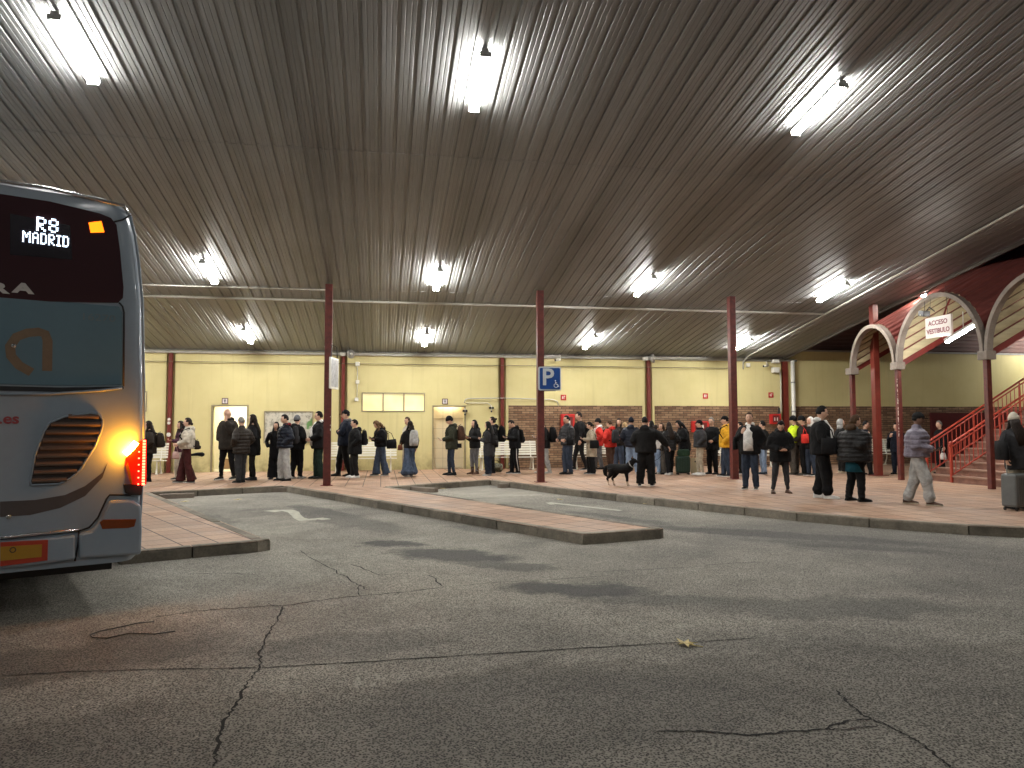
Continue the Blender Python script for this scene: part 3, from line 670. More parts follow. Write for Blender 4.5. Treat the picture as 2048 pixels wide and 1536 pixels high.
# stair lamp
A=VX(1905,676,XA+.55);B=VX(1950,650,XA+.55)
yl_=16.0;d_=Vector((1,0,TS)).normalized();pm=ray(1927,663);tt=yl_/pm[1];C=Vector((pm[0]*tt,yl_,CZ+pm[2]*tt))
t=thing('stair_lamp','single strip lamp sloping up under the arched stair canopy','lamp',C)
mb=MB();mb.tube([-d_*.55,d_*.55],.05,8);mb.build('diffuser',emit('stair_lamp_light',(1,.98,.93,1),LAMP*.9),t)
mb=MB();mb.tube([-d_*.6+Vector((0,0,.06)),d_*.6+Vector((0,0,.06))],.045,6);mb.tube([Vector((0,0,.1)),Vector((0,0,.5))],.012,6);mb.build('lamp_housing',m_house,t)
p=RF(1851,584);t=thing('floodlight','small bright floodlight on the roof edge above the stair arches','floodlight',(XE+.12,p.y,p.z-.05))
MB().box((-.06,-.12,-.07),(.06,.12,.07)).build('floodlight_body',m_blackp,t,bevel=.01);MB().ell((.10,0,-.05),(.055,.09,.055)).build('floodlight_lens',emit('floodlight_light',(1,.95,.85,1),LAMP*4.),t)
tk=copy_tree(t) if False else None
t=thing('stair_lamp','added strip lamp under the nearest barrel vault, unseen beyond the right edge','lamp',(XA+2.2,13.46,4.3+2.2*TS))  # extra lamp out of view, added to light the right side
MB().tube([-d_*.55,d_*.55],.05,8).build('diffuser',MC['stair_lamp_light'],t);MB().tube([-d_*.6+Vector((0,0,.06)),d_*.6+Vector((0,0,.06))],.045,6).build('lamp_housing',m_house,t)
t=thing('added_wall_lamp','added strip lamp on a bracket on the maroon cladding, unseen beyond the right edge','lamp',(26.4,YW-1.3,5.5))  # unseen lamp added to brighten the right hand wall
MB().box((-.7,-.06,-.04),(.7,.06,.03)).build('diffuser',m_tube,t);MB().box((-.75,-.08,.031),(.75,.08,.09)).build('lamp_housing',m_house,t);MB().tube([(0,0,.06),(0,1.32,.06)],.02,6).build('bracket',m_grey,t)
# ACCESO VESTIBULO sign in the plane of the arches
q=[VX(*p,XA) for p in ((1850,637),(1902,629),(1908,670),(1857,677))]
yc_=sum(v.y for v in q)/4;zc_=sum(v.z for v in q)/4;wy=abs(q[0].y-q[1].y+q[3].y-q[2].y)/2;hz=(q[0].z-q[3].z+q[1].z-q[2].z)/2
t=thing('hanging_sign','white hanging sign reading ACCESO VESTIBULO under the middle arch','sign',(XA-.02,yc_,zc_))
MB().box((-.02,-wy/2,-hz/2),(.04,wy/2,hz/2)).build('sign_plate',m_signw if False else paint('sign_panel_white',(.66,.60,.56,1),.4,var=.06),t,bevel=.005)
m_stxt=paint('sign_text_red',(.22,.05,.06,1),.5,var=.1)
text('ACCESO',hz*.32,m_stxt,t,'sign_text',(-.024,0,hz*.2),(PI/2,0,-PI/2),bold=.004,sx=1.0);text('VESTIBULO',hz*.32,m_stxt,t,'sign_text',(-.024,0,-hz*.2),(PI/2,0,-PI/2),bold=.004,sx=.92)
mb=MB();mb.tube([(0.01,wy*.35,hz/2),(0.01,wy*.3,hz/2+.5)],.006,5);mb.tube([(0.01,-wy*.35,hz/2),(0.01,-wy*.3,hz/2+.75)],.006,5);mb.build('hanger',m_blackp,t)
p=VX(1852,628,XA-.05);t=thing('spotlight','black spotlight on a bracket above the hanging sign','spotlight',p)
MB().box((-.1,-.02,-.07),(.1,.17,.08)).build('spotlight_body',m_blackp,t,bevel=.015,rot=(.2,0,0));MB().ell((-.1,.08,-.02),(.02,.02,.02)).build('lens',m_white,t)
mb=MB();mb.tube([(0,.0,.06),(0,-.12,.16),(0,-.3,.02)],.014,6);mb.tube([(0,.05,.08),(0,.03,.35),(0,-.15,.62),(0,-.25,.5)],.008,5);mb.build('bracket',m_blackp,t)
# thick red column behind the arcade
p=G(1757,951);t=thing('thick_column','thick square red column between the first arch and the stairs','column',(p.x,p.y,SW))
MB().box((-.09,-.09,0),(.09,.09,5.2)).build('column_shaft',m_red,t,bevel=.006);MB().box((-.2,-.2,0),(.2,.2,.0119)).build('base_plate',m_redd,t)
# stairs
st=thing('staircase','wide brick staircase climbing to the right under the arched canopy','stairs',(14.55,0,SW))
m_step=mat_tiles('stair_brick',0,.6)
m_rail=paint('rail_red',(.34,.045,.025,1),.35,var=.2,scale=6);N=16;ru=.172;tr=.305;ya,yb=13.2,17.88
for i in range(N):
    mb=MB();mb.box((i*tr+.02,ya,0 if i==0 else i*ru-.01),(i*tr+1.2 if i<N-1 else i*tr+3,yb,(i+1)*ru-.035));mb.build('step',paint('stair_red_brick',(.20,.095,.065,1),.75,var=.35,scale=5,bump=.4),st)
    mb=MB();mb.box((i*tr-.015,ya,(i+1)*ru-.034),(i*tr+tr+.02,yb,(i+1)*ru));mb.build('tread',paint('stair_tread',(.24,.14,.10,1),.6,var=.25,scale=5,bump=.3),st)
mb=MB();
for y in (17.80,16.93,14.6):
    s0=.02;zs=ru
    rl=thing('stair_railing','x','railing',(14.55,y,SW));n=9.5
    tag(rl,{17.80:'red tube railing along the far side of the stairs',16.93:'red tube railing rising from the knobbed newel near the middle of the stairs',14.6:'red tube railing nearest the woman with the suitcase'}[y],'railing','red railings on the stairs')
    Lr=4.7;f=lambda x,h:(x,0,h+x*ru/tr)
    MB().tube([(-.06,0,.93),f(.0,1.0),f(Lr,1.0)],.026,8).build('handrail',m_rail,rl,smooth=True)
    MB().tube([f(-.02,.90),f(Lr,.90)],.02,8).build('second_rail',m_rail,rl,smooth=True)
    MB().tube([f(0,.18),f(Lr,.18)],.02,8).build('bottom_rail',m_rail,rl,smooth=True)
    mb=MB();mb.box((-.028,-.028,0),(.028,.028,.98));mb.build('newel',m_rail,rl);MB().ell((0,0,1.02),(.045,.045,.045)).build('knob',m_rail,rl,smooth=True)
    for k in range(1,4): 
        x=k*1.5;MB().tube([f(x,.0),f(x,1.0)],.022,6).build('rail_post',m_rail,rl)
    x=.13
    while x<Lr:
        MB().tube([f(x,.18),f(x,.90)],.012,5).build('baluster',m_rail,rl);x+=.135
# ---------------------------------------------------------------- litter on the ground
m_leaf=paint('dry_leaf',(.66,.54,.25,1),.7,var=.3,scale=30)
def leaf(px,s,z,lab,grp,curl=.3):
    p=G(*px,z=z);mb=MB();n=14;pts=[]
    for i in range(n):
        a=2*PI*i/n;r=s*(1 if i%2==0 else .48)*random.uniform(.75,1.1);pts.append((r*math.cos(a),r*math.sin(a)*.8))
    c=(0,0,.012)
    for i in range(n):
        a=pts[i];b=pts[(i+1)%n];mb.quad(c,(a[0],a[1],.012+curl*s*abs(math.sin(i*1.3))),(b[0],b[1],.012+curl*s*abs(math.sin((i+1)%n*1.3))))
    mb.tube([(0,0,.012),(s*1.2,s*.3,.01)],.003,4)
    o=mb.build('fallen_leaf',m_leaf,loc=p,rot=(0,0,random.uniform(0,6)));tag(o,lab,'leaf',grp)
leaf((1371,1291),.105,.0,'large yellow leaf alone on the open foreground asphalt',None,.15)
leaf((1355,1009),.14,.02,'curled dry leaf leaning on the right hand kerb','dry leaves beside the kerb',.6)
leaf((1290,1009),.07,.0,'flat dry leaf on asphalt left of the curled leaf by the kerb','dry leaves beside the kerb',.2)
for i,(q,lab) in enumerate([((417,989),'dry leaf in bay two near its left wheel stop'),((478,1000),'dry leaf in the middle of bay two, above the painted number'),((372,1004),'dry leaf in front of the left wheel stop of bay two'),((886,978),'dry leaf in bay one at the foot of the kerb, leftmost'),((902,975),'dry leaf in bay one, second from the left along the kerb'),((960,970),'dry leaf in bay one right of the middle of the kerb'),((975,968),'dry leaf in bay one close to the kerb corner'),((1118,1000),'small dry leaf in bay one left of the painted one'),((1192,993),'small dry leaf at the kerb near the start of the painted one')]):
    leaf(q,.09,.0,lab,'dry leaves in the bus bays',.15)
leaf((900,963),.07,SW,'small pale scrap on the pavement below the man in the olive parka','pale scraps on the pavement',.1);leaf((1239,974),.06,SW,'small pale scrap on the pavement between the dog and the kerb','pale scraps on the pavement',.1)
P=[G(*q,z=.008) for q in [(350,1262),(310,1268),(260,1266),(215,1276),(185,1275),(180,1269),(200,1262),(240,1254),(275,1246),(308,1243)]]
tag(MB().tube(P,.0045,5).build('loose_wire',m_blackp,smooth=True),'loop of thin black wire lying on the foreground asphalt','wire')
# ================================================================ THE BUS
BA=math.radians(26.3);bu=Vector((math.cos(BA),math.sin(BA),0));bh=Vector((-bu.y,bu.x,0));C0=Vector((-2.11,7.17,0))
def BP(px,py,k=1.):
    d=Vector(ray(px,py));t=C0.dot(bh)/d.dot(bh);q=d*t
    return ((q-C0).dot(bu)+1.275,CZ+q.z)
bo=C0-bu*1.275
bus=thing('coach_bus','pale blue grey coach seen from behind with lit R8 MADRID display and amber lights','bus',(bo.x,bo.y,0),BA)
m_body=paint('coach_paint',(.27,.325,.385,1),.36,.0,var=.06,scale=2,coat=.5)
m_teal=paint('coach_panel_teal',(.115,.195,.245,1),.38,.0,var=.06,scale=2,coat=.5)
m_seam=paint('panel_seam',(.01,.01,.012,1),.6)
m_glass=NT('coach_glass');m_glass.set(Base_Color=(.055,.026,.030,1),Roughness=.10,Coat_Weight=1.,Specular_IOR_Level=.6);m_glass=m_glass.m
m_dkplastic=paint('dark_plastic',(.035,.022,.018,1),.5,var=.25)
m_chrome=paint('chrome',(.55,.55,.56,1),.2,.9,var=.05)
HW=[(.42,1.22),(.47,1.275),(.95,1.29),(1.40,1.30),(2.03,1.285),(2.76,1.255),(3.13,1.215),(3.35,1.18),(3.55,1.13),(3.62,1.06)]
def section(z,hw,r,ins=0.,LB=10.6):
    out=[];n=7
    for cx,cy,a0 in ((hw-r,ins+r,-90),(hw-r,LB-r,0),(-hw+r,LB-r,90),(-hw+r,ins+r,180)):
        for i in range(n+1):
            a=math.radians(a0+90*i/n);out.append((cx+r*math.cos(a),cy+r*math.sin(a),z))
    return out
mb=MB();rings=[section(z,hw,.15) for z,hw in HW]
rings+=[section(3.66,.98,.15,.05),section(3.68,.8,.15,.2)]
mb.loft(rings);mb.build('body_shell',m_body,bus,smooth=False)
bus_body=[c for c in children(bus)][0]
bv=bus_body.modifiers.new('b','BEVEL');bv.width=.02;bv.segments=2;bv.limit_method='ANGLE';bv.angle_limit=.45
for p in bus_body.data.polygons: p.use_smooth=True
try:
    bus_body.data.set_sharp_from_angle(angle=.7)
except Exception: pass
def patch(pts,d0,d1,name,mat,parent=bus,mirror=False,px=True,bevel=0,**k):
    P=[BP(*p) for p in pts] if px else pts
    if mirror: P=P+[(-x,z) for x,z in reversed(P)]
    mb=MB();mb.prism(P,-d0,-d1,'y');return mb.build(name,mat,parent,bevel=bevel,**k)
# rear window
win=patch([(100,403),(200,427),(222,436),(233,450),(240,500),(247,575),(246,596),(236,606),(100,604)],-.02,.012,'rear_window',m_glass,mirror=True,bevel=.006)
# central engine door panel, slightly proud
door=patch([(238,613),(244,625),(245,770),(120,772)],-.02,.010,'engine_door',m_teal,mirror=True,bevel=.008)
patch([(120,775),(247,773),(247,778),(180,783),(120,784)],-.02,.004,'panel_seam',m_seam,mirror=True)
mb=MB()
def seam(pts,w=.008,d=.0035,nm='panel_seam',mat=None):
    P=[BP(*p) for p in pts]
    return [(x,-d,z) for x,z in P],w
for pts in ([(238,605),(245,613),(248,625),(247,772)],[(228,444),(245,440),(262,430)],[(150,1122),(154,1100),(157,1083),(158,1062)],[(0,1078),(60,1072),(158,1062),(178,1055),(196,1035),(213,998),(219,990),(262,990)]):
    P,w=seam(pts);MB().tube(P,w,5).build('panel_seam',m_seam,bus,smooth=True)
# trim strips; the chrome bumper one stands in for a highlight
mb=MB();P,_=seam([(0,1075),(60,1069),(157,1059)],d=.018);mb.tube(P,.014,6);mb.build('bumper_highlight',m_chrome,bus,smooth=True)
mb=MB();P,_=seam([(0,788),(100,788),(200,781),(244,776)],d=.012);mb.tube(P,.012,6);mb.build('lower_ridge',m_body,bus,smooth=True)
mb=MB();mb.tube([(-1.06,-.0,3.605),(-.5,-.02,3.645),(.5,-.02,3.645),(1.06,.0,3.605),(1.13,.1,3.52),(1.15,1.0,3.52)],.016,6);mb.build('roof_edge_strip',m_chrome,bus,smooth=True)
mb=MB();P=[(hw-.02,-.0+.03,z) for z,hw in HW[1:-1]];mb.tube(P,.012,6);mb.build('corner_strip',m_body,bus,smooth=True)
# bumper with corner
patch([(0,1084),(60,1078),(150,1069),(150,1118),(60,1130),(0,1136)],-.02,.045,'bumper',m_body,bevel=.02)
patch([(157,1066),(182,1060),(200,1040),(219,1000),(262,998),(281,1010),(283,1060),(281,1108),(157,1116)],-.02,.045,'bumper_corner',m_body,bevel=.025)
patch([(198,1044),(205,1038),(271,1037),(267,1052),(255,1055),(203,1057)],-.03,.050,'bumper_reflector',paint('reflector_orange',(.20,.045,.008,1),.2,var=.1),bevel=.004)
# dark sheet painting the shade of the sweep under the grille
patch([(0,1003),(70,1000),(130,990),(170,972),(205,945),(215,925),(205,955),(170,992),(120,1016),(60,1030),(0,1034)],-.02,.0036,'recess_shadow_panel',paint('recess_shade_dark',(.10,.085,.085,1),.4,.2,var=.1))
# grille with slats
gp=[(62,970),(60,962),(70,910),(88,862),(100,845),(130,833),(180,826),(198,828),(205,840),(204,856),(190,892),(160,940),(140,957),(118,968)]
gr=patch(gp,-.02,.004,'grille',m_dkplastic);pg=[BP(*p) for p in gp]
def span(z):
    xs=[]
    for (a,b),(c,d) in zip(pg,pg[1:]+pg[:1]):
        if (b-z)*(d-z)<0: xs.append(a+(c-a)*(z-b)/(d-b))
    return (min(xs),max(xs)) if len(xs)>=2 else None
z0=min(z for _,z in pg);z1=max(z for _,z in pg);n=9;mb=MB()
for i in range(n):
    z=z0+(z1-z0)*(i+.55)/n;s=span(z)
    if s: 
        a,b=s[0]+.015,s[1]-.015
        mb.loft([[(x,-.005,z-.022),(x,-.028,z-.012),(x,-.030,z+.0),(x,-.005,z+.020)] for x in (a,b)])
mb.build('grille_slats',paint('slat_plastic',(.16,.11,.085,1),.4,.2),gr)
mb=MB();mb.tube([(x,-.008,z) for x,z in pg+pg[:1]],.010,5);mb.build('grille_rim',m_body,gr,smooth=True)
# tail light cluster
m_redlens=NT('red_lens');m_redlens.set(Base_Color=(.45,.008,.006,1),Roughness=.15,Coat_Weight=1.,Emission_Color=(1,.02,.0,1),Emission_Strength=.35);m_redlens=m_redlens.m
m_amb=emit('amber_lamp_light',(1,.34,.015,1),300);m_redled=emit('red_led_light',(1,.045,.02,1),26,0);m_amb2=emit('amber_top_light',(1,.17,.003,1),3.4)
tl=patch([(250,915),(268,888),(281,880),(291,880),(291,968),(262,969),(256,955),(248,930)],-.03,.052,'tail_light',m_redlens,bevel=.006)
P=[BP(*p) for p in ((247,908),(253,903),(262,894),(270,884))];mb=MB();mb.tube([(x,-.062,z) for x,z in P],.026,6);mb.build('amber_bar',m_amb,tl)
x,za=BP(286,882);_,zb=BP(286,967);mb=MB();n=16
for i in range(n):
    z=za+(zb-za)*i/(n-1);mb.box((x-.010,-.064,z-.009),(x+.012,-.053,z+.009))
mb.build('red_led_strip',m_redled,tl)
mb=MB()
for i in range(6):
    z=za+(zb-za)*(.25+.75*i/5);xx=BP(276,900)[0];mb.box((xx-.006,-.060,z-.006),(xx+.006,-.053,z+.006))
mb.build('red_led_dots',m_redled,tl)
mb=MB();P=[BP(*p) for p in ((249,932),(254,925),(262,965),(259,967))];mb.prism(P,-.060,-.053,'y');mb.build('amber_lens',paint('amber_lens',(.5,.15,.01,1),.2,var=.1),tl)
patch([(246,968),(285,969),(282,990),(262,990),(250,986)],-.03,.035,'lamp_housing',m_dkplastic,bevel=.01)
tp=patch([(177,446),(202,443),(208,465),(181,466)],-.02,.018,'high_amber_lamp',m_amb2,win)
# display
m_led=emit('display_light',(.72,.86,1,1),7,0)
F57={'R':['1110','1001','1001','1110','1100','1010','1001'],'8':['0110','1001','1001','0110','1001','1001','0110'],'M':['10001','11011','10101','10101','10001','10001','10001'],'A':['0110','1001','1001','1111','1001','1001','1001'],'D':['1110','1001','1001','1001','1001','1001','1110'],'I':['111','010','010','010','010','010','111']}
def dots(s,x0,x1,zt,zb):
    cols=sum(len(F57[c][0])+1 for c in s)-1;dx=(x1-x0)/cols;dz=(zt-zb)/7
    mb=MB();cx=0
    for c in s:
        g=F57[c]
        for r,row in enumerate(g):
            for k,b in enumerate(row):
                if b=='1':
                    for sub in (0,.5):
                      for sv in (0,.5):
                        x=x0+(cx+k+sub+.08)*dx;z=zt-(r+sv+.08)*dz;mb.box((x,-.022,z-dz*.27),(x+dx*.27,-.016,z))
        cx+=len(g[0])+1
    return mb
dp=patch([(20,428),(140,452),(144,520),(20,510)],-.0,.0155,'display_panel',paint('display_dark',(.012,.008,.014,1),.25),win)
a=BP(73,434);b=BP(116,468);dots('R8',a[0],b[0],a[1],b[1]).build('display_text',m_led,dp)
a=BP(45,462);b=BP(137,496);dots('MADRID',a[0],b[0],a[1]+.0,b[1]).build('display_text',m_led,dp)
# lettering
rz_=(PI/2,0,0);m_lett=paint('letter_silver',(.55,.52,.50,1),.4)
x,z=BP(46,578);text('A',.11,m_lett,bus,'letter',(x,-.016,z),rz_,bold=.006,sx=1.75)
x,z=BP(-3,577);text('R',.11,m_lett,bus,'letter',(x,-.016,z),rz_,bold=.006,sx=1.75)
x,z=BP(18,838);text('.es',.12,paint('letter_pink',(.30,.05,.06,1),.5),bus,'letter',(x,-.004,z),rz_,bold=.003,sx=1.1)
x,z=BP(196,636);text('16270',.085,paint('letter_ghost',(.16,.19,.21,1),.5),bus,'number',(x,-.0125,z),rz_,sx=1.3)
o=[(63,745),(38,731),(22,712),(20,693),(33,674),(55,666),(77,664),(90,668),(95,682),(94,742)]
P=[BP(*p) for p in o];mb=MB();pts=[(x,z) for x,z in P];LL=[];RR=[]
for i,(x,z) in enumerate(pts):
    a=pts[max(i-1,0)];b=pts[min(i+1,len(pts)-1)];dx,dz=b[0]-a[0],b[1]-a[1];l=math.hypot(dx,dz);w_=.036
    LL.append((x-dz/l*w_,-.0125,z+dx/l*w_));RR.append((x+dz/l*w_,-.0125,z-dx/l*w_))
for i in range(len(pts)-1): mb.quad(LL[i],RR[i],RR[i+1],LL[i+1])
mb.build('emblem',paint('emblem_tan',(.19,.125,.075,1),.45),bus)
# long vehicle plate
pl=patch([(0,1083),(95,1078),(94,1119),(0,1131)],.0455,.052,'marker_plate',paint('plate_red',(.42,.045,.02,1),.45));patch([(0,1092),(83,1087),(82,1112),(0,1120)],.0525,.056,'plate_face',paint('plate_yellow',(.42,.22,.02,1),.45,var=.1),pl)
x,z=BP(25,1098);mb=MB();mb.tube([(x+.02*math.cos(a*PI/5),-.058,z+.02*math.sin(a*PI/5)) for a in range(11)],.004,4);mb.build('ring',m_dkplastic,pl)
for q in ((17,1033),(27,692)): x,z=BP(*q);MB().ell((x,-.02,z),(.02,.015,.02)).build('lock_bolt',m_chrome,bus,smooth=True)
# wheels and underbody
for y in (2.6,8.6):
    for s in (-1,1):
        w=thing('wheel','','');w.parent=bus;w.location=(s*1.08,y,.5)
        MB().tube([(-.15,0,0),(.15,0,0)],.5,24).build('tyre',m_blackp,w);MB().tube([(s*.12,0,0),(s*.16,0,0)],.3,20).build('rim',m_grey,w)
MB().box((-1.1,.4,.3),(1.1,9.8,.46)).build('underbody',m_blackp,bus)
MB().tube([(-.8,.05,.36),(-.8,.6,.36)],.06,10).build('exhaust',m_grey,bus)
# side glass band
MB().box((1.262,.5,1.75),(1.285,10.2,3.0)).build('side_window',m_glass,bus);MB().box((-1.285,.5,1.75),(-1.262,10.2,3.0)).build('side_window',m_glass,bus)
# ================================================================ PEOPLE
def vox(mb,vs,it=2):
    me=bpy.data.meshes.new('t');me.from_pydata(mb.v,[],mb.f);me.update()
    bm=bmesh.new();bm.from_mesh(me);bmesh.ops.recalc_face_normals(bm,faces=bm.faces);bm.to_mesh(me);bm.free()
    o=bpy.data.objects.new('t',me);COL.objects.link(o)
    r=o.modifiers.new('r','REMESH');r.mode='VOXEL';r.voxel_size=vs
    s=o.modifiers.new('s','SMOOTH');s.factor=.5;s.iterations=it
    dg=bpy.context.evaluated_depsgraph_get();ev=o.evaluated_get(dg);em=ev.to_mesh()
    out=MB();out.v=[tuple(v.co) for v in em.vertices];out.f=[tuple(p.vertices) for p in em.polygons];out.m=[0]*len(out.f);ev.to_mesh_clear()
    bpy.data.objects.remove(o);bpy.data.meshes.remove(me);return out
m_skinL=NT('skin');m_skinL.set(Base_Color=(.60,.36,.25,1),Roughness=.55,Subsurface_Weight=.0);m_skinL=m_skinL.m
m_skinD=NT('skin_dark');m_skinD.set(Base_Color=(.17,.09,.06,1),Roughness=.5);m_skinD=m_skinD.m
m_eye=paint('eye_dark',(.02,.012,.01,1),.3);m_lip=paint('lip',(.30,.10,.08,1),.5)
def mhair(nm,c):
    if nm in MC: return MC[nm]
    t=NT(nm);n=t.noise(t.coord(scale=(1,1,.12)),70,3,.7)
    t.set(Base_Color=t.ramp(n,[(.35,tuple(x*.5 for x in c)+(1,)),(.7,tuple(x*1.6 for x in c)+(1,))]),Roughness=.6,Specular_IOR_Level=.15);t.bump(n,.5,.01);MC[nm]=t.m;return t.m
HAIR={'black':(.007,.0055,.005),'dark':(.016,.010,.007),'brown':(.06,.032,.016),'lbrown':(.13,.075,.036),'grey':(.17,.16,.145),'blonde':(.30,.2,.1)}
CLR={'black':(.0055,.0055,.006),'black2':(.010,.0095,.0095),'brownblk':(.022,.017,.013),'navy':(.008,.011,.020),'dgrey':(.028,.028,.030),'grey':(.12,.12,.125),'lgrey':(.36,.355,.34),'lilac':(.17,.15,.185),
 'jeans':(.045,.062,.095),'ljeans':(.15,.20,.28),'djeans':(.022,.030,.046),'olive':(.030,.032,.020),'white':(.68,.66,.62),'cream':(.52,.47,.38),'beige':(.40,.34,.25),'maroon':(.055,.014,.014),'purple':(.075,.028,.045),
 'red':(.55,.035,.025),'yellow':(.58,.30,.02),'hiviz':(.62,.85,.03),'brown':(.07,.035,.022),'dgreen':(.012,.024,.018),'teal':(.008,.06,.085),'pink':(.42,.27,.24),'camo':(.10,.11,.07),'dred':(.18,.02,.02),'greybrn':(.075,.066,.055),'ogr':(.12,.04,.02),'green':(.02,.045,.025)}
def C4(n): return (*CLR[n],1)
def cloth(n,kind='plain'): return fabric('%s_%s_fabric'%(n,kind),C4(n),kind)
ARM={'down':((.25,-.03,1.13),(.26,.05,.88),(0,.15,-1),(-1,0,0)),'pocket':((.30,-.09,1.14),(.20,.09,.99),None,None),
 'phone':((.24,.0,1.12),(.07,.26,1.17),(-.3,.9,.15),(0,-.3,1)),'phonelow':((.25,.0,1.12),(.06,.27,1.05),(-.3,.9,.0),(0,-.2,1)),'crossed':((.23,.13,1.13),(-.09,.19,1.17),(-1,.1,.1),(0,-1,0)),
 'strap':((.27,-.02,1.15),(.13,.16,1.30),(-.4,.1,.9),(-.2,-1,0)),'face':((.20,.17,1.20),(.05,.17,1.46),(-.1,.1,1),(0,-1,0)),'back':((.28,-.1,1.14),(.24,.02,.92),(0,.1,-1),(-1,0,0)),
 'reach':((.40,.04,1.20),(.56,.16,.99),(.5,.3,-.8),(-.5,0,-1)),'hold':((.25,.03,1.13),(.17,.24,1.03),(-.2,1,0),(-1,0,0)),'pull':((.26,-.06,1.13),(.30,-.18,.92),(0,-.2,-1),(-1,0,0))}
def wrinkle(mb,amp,seed,fz=1.):
    out=[]
    for x,y,z in mb.v:
        q=Vector((x*11,y*11,z*7*fz))+Vector((seed*3.1,seed*1.7,seed));n=noise.noise_vector(q)+noise.noise_vector(q*2.3)*.5
        out.append((x+n.x*amp,y+n.y*amp,z+n.z*amp*.5))
    mb.v=out
def bender(lean,sc_=1.,sway=0.,tilt=0.):
    a=math.radians(lean);sw=math.tan(math.radians(sway));ti=math.tan(math.radians(tilt))
    def f(p):
        p=Vector(p);w=min(1,max(0,(p.z-.86)/.2));t=-a*w;y=p.y;z=p.z-.92
        if p.z<.86: return Vector((p.x+sw*max(0,p.z-.1)*.6,p.y,p.z))
        return Vector((p.x+sw*.46-ti*(p.z-.86),y*math.cos(t)-z*math.sin(t),.92+y*math.sin(t)+z*math.cos(t)+p.x*ti*min(1,(p.z-.86)/.4)))
    return f
def header(pitch,yaw):
    R=Matrix.Rotation(math.radians(yaw),3,'Z')@Matrix.Rotation(math.radians(-pitch),3,'X');o=Vector((0,0,1.51))
    return lambda p: R@(Vector(p)-o)+o
def ap(mb,fn,n0=0): mb.v[n0:]=[tuple(fn(v)) for v in mb.v[n0:]]
def person(px,fy,hy,face,label,jacket=('black','plain'),coat=.80,puff=1.,arms=('down','down'),hood=False,collar=None,tro=('black','plain'),leg='reg',shoe='black',sole=None,stance=(.02,0),wide=.1,
           hair=('dark','short'),hat=None,pitch=0,yaw=0,lean=0,skin=None,inner=None,xoff=0,extra=(),cat='person',gx=None,hoodup=None,skirt=None,stripe=None,boots=None,w=1.,z0=SW,glasses=False):
    base=G(px+xoff*0,fy,z0)
    d=Vector(ray(px,hy));t=math.hypot(base.x,base.y)/math.hypot(d.x,d.y);H=max(1.4,CZ+d.z*t-z0)
    hatadd={'cap':.012,'beanie':.02}.get(hat,.012)
    k=H/(1.745+hatadd*1.2)
    lc=math.cos(math.radians(lean)); k/= (.53+.47*lc)
    cdir=Vector((-base.x,-base.y)).normalized();a=math.atan2(cdir.y,cdir.x)+math.radians(face)
    rz=a-PI/2
    sd_=len(bpy.data.objects)*.37;rr_=random.Random(int(px*7));sway=rr_.uniform(-2.5,2.5);tilt=rr_.uniform(-2,2);yaw+=rr_.uniform(-16,16);pitch+=rr_.uniform(-3,7)
    B=bender(lean+rr_.uniform(-1.5,2.5),1,sway,tilt);Hd=header(pitch,yaw)
    puff*=1.07
    jm=cloth(*jacket);tm=cloth(*tro)
    sk=m_skinD if skin=='d' else m_skinL
    # ---- legs
    st,sb=stance;feet={-1:(-wide,-st/2+0,),1:(wide,st/2)}
    # ---- body: head, neck, trunk, limbs as one surface
    mb=MB()
    def E(p): return B(p)
    def head(p): return B(Hd(p))
    n0=len(mb.v);n,m=16,12;rings=[]
    for i in range(0,m+1):
        th=PI*(i+.12)/(m+.24);ring=[]
        for j in range(n):
            ph=2*PI*j/n;ux,uy,uz=math.sin(th)*math.cos(ph),math.sin(th)*math.sin(ph),-math.cos(th)
            x,y,z=ux*.074,uy*.096,uz*.12
            if uz<0:
                x*=1-.36*uz*uz;y*=(1-.10*uz*uz) if uy>0 else (1-.42*uz*uz)
            ring.append((x,y+.015,z+1.625))
        rings.append(ring)
    rings=[[(x*1.06,(y-.01)*1.06+.01,(z-1.6)*1.06+1.605) for x,y,z in r_] for r_ in rings];mb.loft(rings);mb.ell((0,.122,1.603),(.013,.022,.024),8,6)
    for s in (-1,1): mb.ell((s*.074,.005,1.62),(.010,.02,.03),8,6)
    ap(mb,head,n0)
    mb.tube([E((0,-.02,1.36)),E((0,-.01,1.47)),head((0,.0,1.57))],[(.08,.07),(.055,.055),(.052,.055)],12)
    trunk=[(.86,.13,.095,0),(.98,.135,.10,0),(1.1,.12,.09,.0),(1.25,.14,.10,0),(1.38,.15,.09,-.005),(1.45,.10,.07,-.01)]
    mb.loft([[E((a_*math.cos(2*PI*j/16),c+b_*math.sin(2*PI*j/16),z)) for j in range(16)] for z,a_,b_,c in trunk])
    jn=[]
    for s,ps in ((-1,arms[0]),(1,arms[1])):
        e,h,fd,pn=ARM[ps] if isinstance(ps,str) else ps
        mk=lambda p:B((p[0]*s,p[1],p[2]))
        S=mk((.165,-.01,1.40));e2=mk(e);h2=mk(h);jn.append((s,S,e2,h2,fd,pn))
        mb.tube([S,e2,h2],[.042,.036,.024],8)
    legs=[]
    for s in (-1,1):
        fx,fy_=feet[s];hp=B((s*.085,0,.85))+Vector((0,0,.05));an=Vector((fx,fy_-.0,.09));kn=(hp+an)/2+Vector((0,.025+.03*abs(st),.0));kn.z=.48;legs.append((s,hp,kn,an));mb.tube([hp,kn,an],[.07,.05,.035],8)
    bd=vox(mb,.0165,3)
    bd.mi=0
